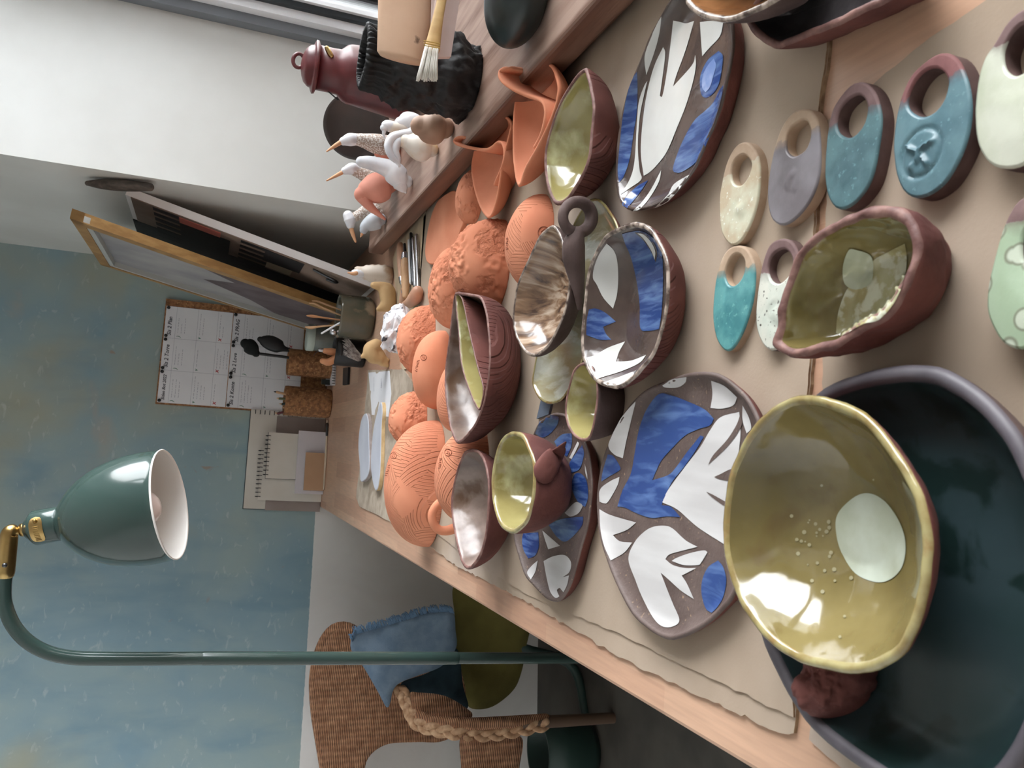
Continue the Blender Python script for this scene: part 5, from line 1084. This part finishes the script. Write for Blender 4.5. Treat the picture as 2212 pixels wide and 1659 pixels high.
lying('carving_tool', 'slim wooden handle lying under the stubby bulb handle', 'tool', [(866, 668, .005), (868, 650, .006), (872, 625, .006)], .006, PKW, group=CT)
for i, (xa, ya, xb, yb, m, lb) in enumerate(((888, 505, 892, 612, DKSTEEL, 'dark metal tube'), (893, 515, 897, 618, STEEL, 'bright metal tube'), (900, 508, 903, 622, STEEL, 'longest bright metal tube'), (884, 520, 888, 610, WHITEG, 'thin white tube'))):
    lying('metal_tube', lb+' lying beside the carving tools', 'tube', [(xa, ya, .0035), ((xa+xb)/2, (ya+yb)/2, .004), (xb, yb, .004)], .0045, m, group='thin tubes lying by the sill')
lying('green_stick', 'short green stick poking out between bag and carving tools', 'stick', [(893, 660, .004), (905, 645, .004)], .004, M('green_plastic', (110, 160, 70), rough=.4))
# ------------------------------------------------------------------ things on the window sill
SZ = .7995
def dsill(x, y): return float(dist(onz(x, y, SZ)))
JP = smooth_open([(.001, 0), (.36, 0), (.44, .04), (.50, .25), (.5, .45), (.46, .66), (.38, .80), (.36, .9), (.375, .97), (.36, 1), (.31, 1), (.30, .9), (.33, .8), (.42, .6), (.4, .1), (.001, .06)], 90)
JP[:, 1] = np.clip(JP[:, 1], 0, None); V, F = lathe([tuple(q) for q in JP], 140)
W = fit(V, (770, 52, 1043, 252), SZ)
C = W.mean(0); out = []
for v in W:
    d = Vector(v-C); d.z = 0; d.normalize() if d.length > 0 else None
    k = noise.fractal(Vector(v)*34, .8, 2.1, 6); f = math.atan2(v[1]-C[1], v[0]-C[0]); zt = (v[2]-SZ)/(W[:, 2].max()-SZ)
    rid = .0022*math.sin(f*34) if zt > .78 else 0
    out.append(v+np.array(d)*(k*.011*(1-.6*(zt > .8))+rid) if v[2] > SZ+.001 else v)
jar = mk('rough_jar', np.array(out), F, BLACKROUGH); tag(jar, 'rugged black clay jar with a ribbed rim standing on the sill', 'jar')
dj = dofo(jar)
# red lantern behind the jar
dl = dsill(905, 170)
def axpt(x, y): return ond(x, y, dl)
lt = empty('lantern', axpt(880, 190), 'dark red enamel lantern with cap and ring, behind the black jar', 'lantern')
a0, a1 = axpt(658, 140), axpt(890, 190); axd = (a0-a1)/np.linalg.norm(a0-a1); Lr = np.linalg.norm(a0-a1); q = dl/FP
def alathe(prof, m, nm, seg=48):
    V, F = lathe([(max(r*q, 1e-5), s*q) for r, s in prof], seg); return mk(nm, axis_frame(V, a1, axd), F, m, parent=lt)
S0 = Lr/q
alathe([(0, 0), (75, 0), (77, 10), (72, 30), (66, 80), (60, 138), (57, 146), (46, 158), (45, 172), (45, 204), (0, 204)], REDEN, 'body')
alathe([(0, 203), (48, 203), (53, 205), (54, 209), (49, 212), (43, 214), (41, 220), (34, 228), (23, 233), (10, 236), (0, 237)], REDEN, 'cap')
Q = [ond(645+12*math.cos(t), 131+15*math.sin(t), dl) for t in np.linspace(0, 2*math.pi, 28, endpoint=False)]
mk('ring', *ctube(Q, 4*q, 10), REDEN, parent=lt)
mk('wire', *pxtube([(695, 185, 1.5), (712, 200, 1.5), (730, 216, 1.5)], dl, 12, 8), BLACK, parent=lt)
mk('vent', *pxtube([(706, 104, 5), (711, 113, 6), (716, 120, 5)], dl-44*q, 10, 10), BRASS, parent=lt)
# dark plate leaning in the niche corner
dpz = dsill(846, 300)+.03
cpl = ond(770, 272, dpz); rr = 70*dpz/FP
V, F = lathe([(0, .10), (.62, .10), (.9, .2), (1.0, .26), (1.0, .30), (.88, .25), (.6, .16), (0, .15)], 64)
nrm_ = (CAM-cpl); nrm_[2] *= .3; nrm_ /= np.linalg.norm(nrm_)
pl = mk('dark_plate', axis_frame(np.array(V)*rr, cpl-nrm_*.01, nrm_), F, M('dark_metal_plate', (52, 44, 40), (70, 54, 48), 12, rough=.35, coat=.2, bump=.1, bs=40)); tag(pl, 'round dark plate leaning upright in the window niche corner', 'plate')
# tools resting across a crock beside the jar
dk = dj-.17
Pc = ond(900, -190, dk); ztop = ond(965, -40, dk)[2]-.012
V, F = lathe([(0, 0), (.05, 0), (.058, .02), (.06, .08), (.055, .95), (.058, 1.0), (.052, 1.0), (.049, .95), (.052, .1), (0, .05)], 40)
V = np.array(V); V[:, 2] *= (ztop-SZ); V[:, 0] += Pc[0]+.015; V[:, 1] += Pc[1]; V[:, 2] += SZ
ck = mk('crock', V, F, M('brown_crock', (110, 86, 70), rough=.4)); tag(ck, 'brown crock on the sill just outside the picture carrying the brush and roll', 'crock')
pad = mk('clay_roll', *tube([ond(872, -260, dk), ond(876, -100, dk), ond(874, 40, dk), ond(866, 122, dk-.004), ond(865, 130, dk-.004)], [58*dk/FP, 59*dk/FP, 58*dk/FP, 52*dk/FP, 45*dk/FP], 40, cap=False, flat=.32, nrm=HD), M('tan_leathery', (214, 174, 142), (196, 150, 116), 10, rough=.7, bump=.15, bs=60, c3=(120, 90, 70), n3=34, lo3=.66, hi3=.72)); tag(pad, 'thick tan cylindrical roll reaching in front of the black jar', 'roll')
bd = mk('pale_board', *(lambda a, b, w: obox(a-w*.5, b-a, w, -HD*.008))(ond(995, -200, dk-.035), ond(945, 128, dk-.035), ond(985, 0, dk-.035)-ond(935, 0, dk-.035)), M('pinkish_board', (202, 176, 168), (186, 158, 150), 8, rough=.7), smooth=False); tag(bd, 'pale pinkish flat board under the white-haired brush', 'board')
P = [ond(975, -120, dk-.055), ond(958, -20, dk-.055), ond(946, 40, dk-.055), ond(934, 104, dk-.055)]
hb = mk('hake_brush', *stube(P, [.004, .005, .006, .0085], 24, 16, flat=.55, nrm=HD), M('yellow_bamboo', (216, 176, 112), (200, 156, 92), 24, rough=.45, stretch=(3, 1, 1))); tag(hb, 'flat wooden brush with white hair tied with thread beside the tan roll', 'brush')
g = []; r = random.Random(2)
for i in range(120):
    t = r.uniform(-1, 1); s = r.uniform(-1, 1)*.004
    g.append(tube([ond(933+t*13, 100+t*3, dk-.055+s), ond(927+t*17, 135, dk-.056+s), ond(922+t*23, 172+r.uniform(-6, 5), dk-.057+s)], [.0009, .0009, .0004], 4, cap=False))
mk('hair', *cat_geo(*g)[:2], M('white_hair', (232, 228, 218), rough=.7), parent=hb)
mk('thread', *cat_geo(*[pxtube([(916, 88+k*5, 1.2), (932, 91+k*5, 1.2), (950, 94+k*5, 1.2)], dk-.0635, 8, 6) for k in range(3)])[:2], M('thread', (190, 150, 60), rough=.6), parent=hb)
# dark glazed pot at the edge of the sill
bm = bmesh.new(); bmesh.ops.create_uvsphere(bm, u_segments=64, v_segments=40, radius=.5); V = np.array([tuple(v.co) for v in bm.verts]); F = [tuple(v.index for v in f.verts) for f in bm.faces]; bm.free()
V[:, 2] = np.maximum(V[:, 2], -.38); V[:, 2] -= V[:, 2].min()
W = fit(V, (1045, -130, 1188, 106), SZ)
dp_ = mk('dark_pot', W, F, M('black_green_pot', (22, 34, 34), (30, 44, 44), 12, rough=.35, coat=.15)); tag(dp_, 'smooth rounded blackish green pot at the front of the sill, cut off', 'pot')
# birds
def bird(label, pts, mat, beak=None, bmat=None, head=None, neck=None, dz=0, extra=(), group='clay bird figurines on the sill', seg=22):
    k = max(range(len(pts)), key=lambda i: pts[i][0]+pts[i][2]); d = dsill(pts[k][0]+pts[k][2]*.9, pts[k][1])+dz
    o = mk('bird_figurine', *cat_geo(pxtube(pts, d, 40, seg), *[pxtube(e, d, 24, 16) for e in extra])[:2], mat)
    tag(o, label, 'figurine', group)
    for nm, q in (('neck', neck), ('head', head)):
        if q:
            for P in (q[0] if isinstance(q[0][0], list) else [q[0]]): mk(nm, *pxtube(P, d, 30, 18), q[1], parent=o)
    if beak: mk('beak', *pxtube(beak, d, 14, 12), bmat or BEAK, parent=o)
    return o
SALM = M('salmon_clay', (232, 150, 128), (216, 130, 106), 12, rough=.8)
GREYW = M('bird_grey_white', (206, 206, 212), (190, 192, 200), 30, rough=.4)
bird('feathered bird figurine with upward beak standing before the dark plate', [(850, 320, 16), (842, 318, 22), (826, 314, 23), (805, 309, 20), (785, 304, 15), (768, 301, 12)], BIRDSPECK, [(735, 308, 5), (722, 316, 4), (706, 327, 1.5)], head=([(770, 301, 12), (755, 302, 13.5), (742, 305, 9)], WHITEG))
bird('feathered bird figurine with upward beak peeping over the terracotta bird', [(842, 396, 16), (826, 394, 22), (805, 388, 19), (782, 376, 13), (766, 369, 11)], BIRDSPECK, [(738, 373, 4.5), (725, 380, 3.5), (706, 390, 1.5)], head=([(772, 368, 11), (760, 365, 13), (745, 369, 8)], WHITEG), dz=.03)
bird('terracotta bird figurine with long drooping beak', [(840, 400, 18), (832, 402, 29), (812, 407, 33), (793, 414, 25), (782, 420, 17)], SALM, [(784, 426, 15), (799, 446, 10), (815, 460, 6.5), (831, 473, 3)], SALM)
bird('smooth white bird figurine stretching its neck toward the wall', [(878, 392, 14), (868, 388, 22), (852, 374, 25), (838, 364, 20), (815, 356, 16), (795, 351, 14), (780, 349, 11)], WHITEG, extra=([(866, 398, 18), (873, 410, 9), (876, 415, 3)],))
bird('white and tan swan figurine with two necks folded down side by side', [(930, 322, 18), (915, 320, 30), (895, 312, 27), (876, 305, 16)], BIRDTAN, neck=([[(906, 262, 9), (900, 280, 11), (886, 288, 11), (868, 291, 10), (848, 297, 10), (839, 314, 9.5), (845, 336, 8), (858, 350, 5), (864, 359, 2)], [(890, 306, 12), (868, 303, 10), (857, 310, 9.5), (854, 326, 8.5), (860, 343, 6), (862, 360, 2)]], WHITEG))
bird('white swan figurine with tan neck curled beside the dark plate', [(906, 270, 14), (895, 266, 21), (878, 264, 22), (866, 266, 14)], WHITEG, neck=([(886, 278, 13), (862, 276, 13), (845, 274, 12)], BIRDTAN), head=([(846, 273, 12), (835, 272, 12), (829, 276, 8)], WHITEG), beak=[(830, 282, 5), (829, 290, 3.5), (832, 299, 1.5)], bmat=WHITEG, dz=.01)
bird('tiny white bird figurine with round head against the black jar', [(872, 262, 10), (864, 260, 11), (856, 250, 8), (852, 238, 7)], GREYW, head=([(842, 225, 9.5), (837, 222, 9.5)], M('head_clay', (198, 184, 178), rough=.6)), dz=.03)
bird('plain brown bird body squeezed between the black jar and the white swan', [(958, 276, 24), (945, 276, 35), (925, 276, 34), (908, 272, 22)], BROWNBIRD, dz=.005)
bird('salmon clay bird figurine wedged behind the double-necked swan', [(852, 326, 16), (842, 326, 20), (826, 328, 15), (816, 331, 8)], SALM, dz=.015)
bird('brown striped bird figurine with long orange beak hanging over the sill end', [(816, 462, 14), (806, 456, 18), (790, 458, 15), (776, 464, 11), (764, 470, 10)], BIRDSPECK, [(757, 488, 5.5), (762, 505, 4.5), (768, 522, 2.5)], head=([(752, 466, 11), (756, 475, 13), (757, 486, 9)], WHITEG), dz=.01)
bird('small bluish white bird figurine at the far end of the sill', [(822, 474, 13), (814, 476, 19), (800, 483, 17), (789, 490, 12), (785, 498, 8)], M('bluish_white', (200, 208, 216), (176, 184, 194), 20, rough=.45), [(783, 503, 4), (781, 508, 2.5), (779, 512, 1)])
bird('bird figurine with orange beak tip showing between lantern and black jar', [(850, 204, 22), (838, 202, 28), (815, 202, 24), (795, 194, 15), (786, 186, 9)], M('dark_brown_bird', (110, 84, 72), (92, 66, 56), 14, rough=.6), [(790, 172, 4), (776, 177, 4), (757, 182, 2.5)], M('salmon_beak', (232, 150, 122), rough=.7))
# ------------------------------------------------------------------ floor lamp
dL = 1.3
lamp = empty('floor_lamp', (0, 0, 0), 'dark green floor lamp with brass elbow and bell shade, its pole beside the table', 'lamp')
pole_top = ond(440, 1422, dL); pole_bot = ond(1160, 1421.5, dL); dirp = (pole_bot-pole_top)/np.linalg.norm(pole_bot-pole_top); foot = pole_bot+dirp*((pole_bot[2]-.02)/-dirp[2])
lamp.location = (foot[0], foot[1], 0)
rp_ = 14*dL/FP
g1 = tube([foot, pole_bot, ond(985, 1421.5, dL)], [rp_*.93]*3, 28)
g2 = stube([ond(985, 1421.5, dL), ond(700, 1422, dL), pole_top], [rp_]*3, 10, 28)
PB = [ond(x, y, dL) for x, y in [(440, 1422), (330, 1423), (230, 1423), (160, 1421), (105, 1410), (60, 1386), (28, 1350), (10, 1305), (8, 1265), (12, 1235)]]
mk('lower_pole', *g1, LAMPG, parent=lamp); mk('pole', *g2, LAMPG, parent=lamp); mk('gooseneck', *stube(PB, [rp_*.96]*len(PB), 60, 28), LAMPG, parent=lamp)
el = mk('elbow', *stube([ond(11, 1236, dL), ond(15, 1200, dL), ond(19, 1165, dL), ond(21, 1152, dL), ond(29, 1147, dL), ond(38, 1147, dL)], [rp_*1.2, rp_*1.15, rp_*1.1, rp_*1.05, rp_*.95, rp_*.55], 40, 28), BRASS, parent=lamp)
mk('screw', *pxtube([(10, 1221, 4.5), (10.4, 1221, 4.5)], dL-.0135, 4, 14), DKSTEEL, parent=el)
V, F = lathe([(0, 0), (.13, 0), (.132, .006), (.125, .016), (.02, .02), (0, .02)], 56); mk('base', np.array(V)+np.array([foot[0], foot[1], 0]), F, LAMPG, parent=lamp)
n0 = ond(48, 1145, dL); n1 = ond(368, 1089, dL-.045); ax = n1-n0; LA = np.linalg.norm(ax); ax /= LA
kk = LA/1305.0
def lprof(P): return [(max(r*kk, 1e-5), s*kk) for r, s in P]
V, F = lathe(lprof([(0, -10), (58, -10), (62, 20), (60, 40), (0, 40)]), 40); mk('swivel', axis_frame(V, n0, ax), F, BRASS, parent=lamp)
V, F = lathe(lprof([(0, 30), (80, 34), (150, 104), (160, 120), (155, 320), (150, 350), (0, 350)]), 56); nk = mk('neck', axis_frame(V, n0, ax), F, LAMPG, parent=lamp)
outer = [(150, 340), (170, 350), (240, 410), (310, 480), (370, 560), (425, 660), (468, 770), (498, 890), (514, 1010), (518, 1130), (512, 1240), (508, 1290)]
V, F = lathe(lprof(outer), 96); F = F[:-2]
inner = [(r-12, s) for r, s in outer[::-1]]
allp = outer+[(514, 1302), (508, 1310), (498, 1302)]+inner
V, F = lathe(lprof(allp), 96); F = F[:-2]; no = len(outer); mi = [0 if (i//96) < no-1 else 1 for i in range(len(F))]
mk('shade', axis_frame(V, n0, ax), F, [LAMPG, LAMPW], mi, parent=lamp)
V, F = lathe(lprof([(0, 1215), (80, 1200), (132, 1160), (146, 1090), (126, 960), (70, 800), (60, 740), (60, 400), (0, 400)]), 40); mk('bulb', axis_frame(V, n0, ax), F, M('opal_bulb', (240, 226, 222), rough=.25), parent=lamp)
# brass plate wrapped round the neck
tow = CAM-n0; tow -= ax*(tow@ax); tow /= np.linalg.norm(tow); sid = np.cross(ax, tow)
def wrap(s0, s1, a0, a1, rr, rnd_=True):
    V = []; F = []; na, ns = 24, 10
    for i in range(na+1):
        a = a0+(a1-a0)*i/na; e = 1-abs(2*i/na-1)**5
        for j in range(ns+1):
            s = (s0+s1)/2+(j/ns-.5)*(s1-s0)*(e**.5 if rnd_ else 1); p = n0+ax*s*kk+(tow*math.cos(a)+sid*math.sin(a))*rr*kk; V.append(p)
    for i in range(na):
        for j in range(ns): F.append((i*(ns+1)+j, i*(ns+1)+j+1, (i+1)*(ns+1)+j+1, (i+1)*(ns+1)+j))
    return V, F
sg = 1 if (projA(n0+sid*.01)[1]-projA(n0)[1]) > 0 else -1
tp = mk('brass_plate', *wrap(130, 245, -.62*sg, .95*sg, 164), BRASS, parent=nk)
g = []
for i in range(9):
    a = (-.05+i*.1)*sg; p = n0+ax*188*kk+(tow*math.cos(a)+sid*math.sin(a))*166*kk; g.append(tube([p-ax*22*kk, p+ax*18*kk], [4*kk, 4*kk], 6))
pr = n0+ax*188*kk+(tow*math.cos(-.36*sg)+sid*math.sin(-.36*sg))*162*kk; g.append(tube([pr, pr+(tow*math.cos(.36)-sid*sg*math.sin(.36))*10*kk], [22*kk, 18*kk], 16))
mk('lettering', *cat_geo(*g)[:2], M('brass_relief', (160, 126, 66), rough=.35, metal=1), parent=tp)
# ------------------------------------------------------------------ wicker armchair with throw and cushion
def cutout(px, d, th, bulge=0, n=120, step=.03, cy=1500, wave=0):
    S = smooth_closed(px, n); d0 = d
    P2, F2 = tri_poly([tuple(p) for p in S], (), step*FP/d)
    def at(x, y, o):
        dd = d0+bulge*((y-cy)/300.)**2+wave*math.sin(x*.06+y*.03)+o; return ond(x, y, dd)
    n2 = len(P2); V = [at(x, y, 0) for x, y in P2]+[at(x, y, th) for x, y in P2]; F = list(F2)+[tuple(i+n2 for i in f[::-1]) for f in F2]
    k = len(S)
    for i in range(k): F.append((i, (i+1) % k, n2+(i+1) % k, n2+i))
    return V, F
ch = empty('wicker_armchair', (-.85, 2.3, 0), 'brown woven wicker armchair beyond the lamp pole, beside the blue wall', 'chair')
mk('backrest', *cutout([(752, 1354), (742, 1350), (721, 1355), (701, 1376), (686, 1411), (676, 1454), (675, 1492), (679, 1543), (689, 1606), (702, 1680), (722, 1750), (760, 1770), (790, 1730), (788, 1660), (802, 1629), (828, 1611), (853, 1605), (901, 1603), (960, 1600), (1000, 1560), (1005, 1400), (900, 1380), (800, 1362), (765, 1354)], 2.30, .025, bulge=-.08), WICKER, parent=ch)
Pt = smooth_open([(764, 1358), (745, 1351), (721, 1356), (701, 1377), (686, 1411), (677, 1454), (676, 1492), (680, 1543), (690, 1606), (703, 1680), (722, 1750)], 40)
mk('back_rim', *tube([ond(x, y, 2.30-.08*((y-1500)/300.)**2+.01) for x, y in Pt], [.011]*40, 12), WICKER, parent=ch)
def braid(px, R, n=90):
    Q = smooth_open([list(ond(x, y, d)) for x, y, d in px], n); g = []
    T = np.gradient(Q, axis=0); T /= np.linalg.norm(T, axis=1)[:, None]
    u = np.cross(T, HD); u /= np.linalg.norm(u, axis=1)[:, None]; w = np.cross(T, u)
    for ph in range(3):
        t = np.linspace(0, 26, n)+ph*2*math.pi/3
        g.append(tube(Q+u*(R*.62*np.sin(t))[:, None]+w*(R*.35*np.sin(2*t))[:, None], [R*.55]*n, 9))
    return cat_geo(*g)[:2]
mk('arm_rim', *braid([(863, 1484, 2.2), (878, 1517, 2.16), (899, 1560, 2.1), (930, 1573, 2.06), (980, 1582, 2.02), (1056, 1586, 2.0), (1132, 1574, 1.98), (1180, 1563, 1.97)], .017), BRAID, parent=ch)
mk('arm_rail', *stube([ond(898, 1540, 2.13), ond(925, 1557, 2.08), ond(1000, 1564, 2.02), ond(1100, 1560, 1.99), ond(1178, 1555, 1.98)], [.016]*5, 40, 14), WICKER, parent=ch)
mk('arm_side', *cutout([(885, 1500), (905, 1496), (960, 1503), (1008, 1530), (1020, 1548), (990, 1575), (930, 1570), (900, 1552)], 2.12, .02), WICKER, parent=ch)
mk('leg', *stube([ond(1130, 1562, 1.985), ond(1200, 1558, 1.975), ond(1336, 1550, 1.97)], [.016, .016, .014], 12, 14), M('dark_cane', (92, 68, 50), rough=.6), parent=ch)
mk('leg', *stube([ond(1000, 1700, 2.0), ond(1336, 1760, 1.97)], [.016, .014], 6, 14), M('dark_cane', (92, 68, 50)), parent=ch)
fp = np.array(ond(1000, 1592, 2.0)); 
mk('front_panel', *cutout([(997, 1590), (1060, 1591), (1126, 1592), (1122, 1660), (1116, 1740), (1050, 1740), (994, 1740), (996, 1660)], 2.0, .03, n=80), WICKER, parent=ch)
mk('seat', *cutout([(996, 1594), (997, 1660), (999, 1740), (1012, 1740), (1010, 1660), (1008, 1594)], 2.02, .3, n=60), WICKER, parent=ch)
BLUEC = M('blue_throw', (112, 134, 156), (94, 118, 142), 30, rough=.95, bump=.25, bs=400)
thp = [(757, 1391), (770, 1366), (828, 1350), (878, 1335), (924, 1320), (962, 1318), (980, 1323), (984, 1360), (985, 1400), (954, 1439), (904, 1459), (866, 1474), (850, 1490), (843, 1518), (835, 1528), (815, 1492), (785, 1441), (764, 1414)]
th = mk('throw_blanket', *cutout(thp, 2.17, .02, bulge=-.03, n=140, step=.02, cy=1420, wave=.004), BLUEC); tag(th, 'folded fringed blue throw draped over the wicker armchair', 'blanket')
g = []; r = random.Random(9)
for i in range(170):
    t = r.random(); x = 760+t*225; y = np.interp(x, [757, 770, 828, 878, 924, 962, 985], [1391, 1366, 1350, 1335, 1320, 1318, 1322])
    g.append(tube([ond(x, y+3, 2.165), ond(x-3+r.uniform(-3, 3), y-5, 2.16), ond(x-5+r.uniform(-5, 5), y-11+r.uniform(-3, 3), 2.16)], [.0022, .002, .001], 5, cap=False))
mk('fringe', *cat_geo(*g)[:2], M('fringe_blue', (84, 116, 148), rough=.95), parent=th)
tk = mk('lining', *cutout([(868, 1474), (930, 1450), (985, 1400), (1000, 1480), (1010, 1530), (960, 1515), (905, 1500), (880, 1498)], 2.19, .02, n=80), M('teal_dark_cloth', (38, 66, 78), (30, 54, 66), 30, rough=.95), parent=th)
ov = mk('cushion', *cutout([(983, 1262), (982, 1330), (984, 1391), (1004, 1480), (1012, 1527), (1060, 1528), (1108, 1492), (1127, 1450), (1136, 1400), (1146, 1350), (1140, 1290), (1060, 1255)], 2.24, .09, n=100), M('olive_cloth', (116, 106, 44), (100, 90, 34), 10, rough=.95, bump=.2, bs=300)); tag(ov, 'olive green cushion on the armchair beneath the blue throw', 'cushion')
bn = empty('metal_bin', (0, 0, 0), 'dark green round metal bin on the shaded floor by the armchair', 'bin')
c = onz(1274, 1618, 0); bn.location = c
V, F = lathe([(0, 0), (.07, 0), (.085, .02), (.09, .10), (.085, .16), (.075, .16), (.075, .02), (0, .02)], 48); mk('body', np.array(V)+c, F, M('bin_green', (34, 62, 56), rough=.45), parent=bn)
mk('leg', *stube([ond(1130, 1400, 2.25), ond(1236, 1440, 2.2), ond(1268, 1556, 2.12)], [.014]*3, 12, 12), M('bin_green', (34, 62, 56)), parent=ch)
# ------------------------------------------------------------------ light, sky, camera
w = bpy.data.worlds.new('overcast'); SC.world = w; w.use_nodes = True; nt = w.node_tree; bg = nt.nodes['Background']
tcw = nt.nodes.new('ShaderNodeTexCoord'); sp_ = nt.nodes.new('ShaderNodeSeparateXYZ'); mr = nt.nodes.new('ShaderNodeMapRange'); mx = nt.nodes.new('ShaderNodeMix'); mx.data_type = 'RGBA'
nt.links.new(tcw.outputs['Generated'], sp_.inputs[0]); nt.links.new(sp_.outputs[2], mr.inputs[0]); mr.inputs['From Min'].default_value = -.05; mr.inputs['From Max'].default_value = .8
mx.inputs[6].default_value = (.82, .88, .94, 1); mx.inputs[7].default_value = (1, 1, 1, 1); nt.links.new(mr.outputs[0], mx.inputs[0]); nt.links.new(mx.outputs[2], bg.inputs[0]); bg.inputs['Strength'].default_value = 10.0
la = bpy.data.lights.new('window_portal', 'AREA'); la.shape = 'RECTANGLE'; la.size = NY1-NY0; la.size_y = WZ1-WZ0; la.cycles.is_portal = True
lo = bpy.data.objects.new('window_portal', la); COL.objects.link(lo); lo.location = (.99, (NY0+NY1)/2, (WZ0+WZ1)/2)
from mathutils import Matrix
lo.rotation_euler = Matrix(((0, 0, 1), (1, 0, 0), (0, 1, 0))).to_euler()
cam = bpy.data.cameras.new('camera'); cam.sensor_width = 36; cam.lens = FP*36/2212; cam.clip_start = .02
cam.dof.use_dof = True; cam.dof.focus_distance = 1.05; cam.dof.aperture_fstop = 22
co = bpy.data.objects.new('camera', cam); COL.objects.link(co)
X, Y, Z = -UP, RT, -FW
co.matrix_world = Matrix(((X[0], Y[0], Z[0], CAM[0]), (X[1], Y[1], Z[1], CAM[1]), (X[2], Y[2], Z[2], CAM[2]), (0, 0, 0, 1)))
SC.camera = co
SC.view_settings.view_transform = 'Standard'; SC.view_settings.look = 'None'; SC.view_settings.gamma = 1; SC.view_settings.use_curve_mapping = False
SC.view_settings.exposure = 0.9
SC.cycles.use_denoising = True; SC.cycles.max_bounces = 10; SC.cycles.diffuse_bounces = 6
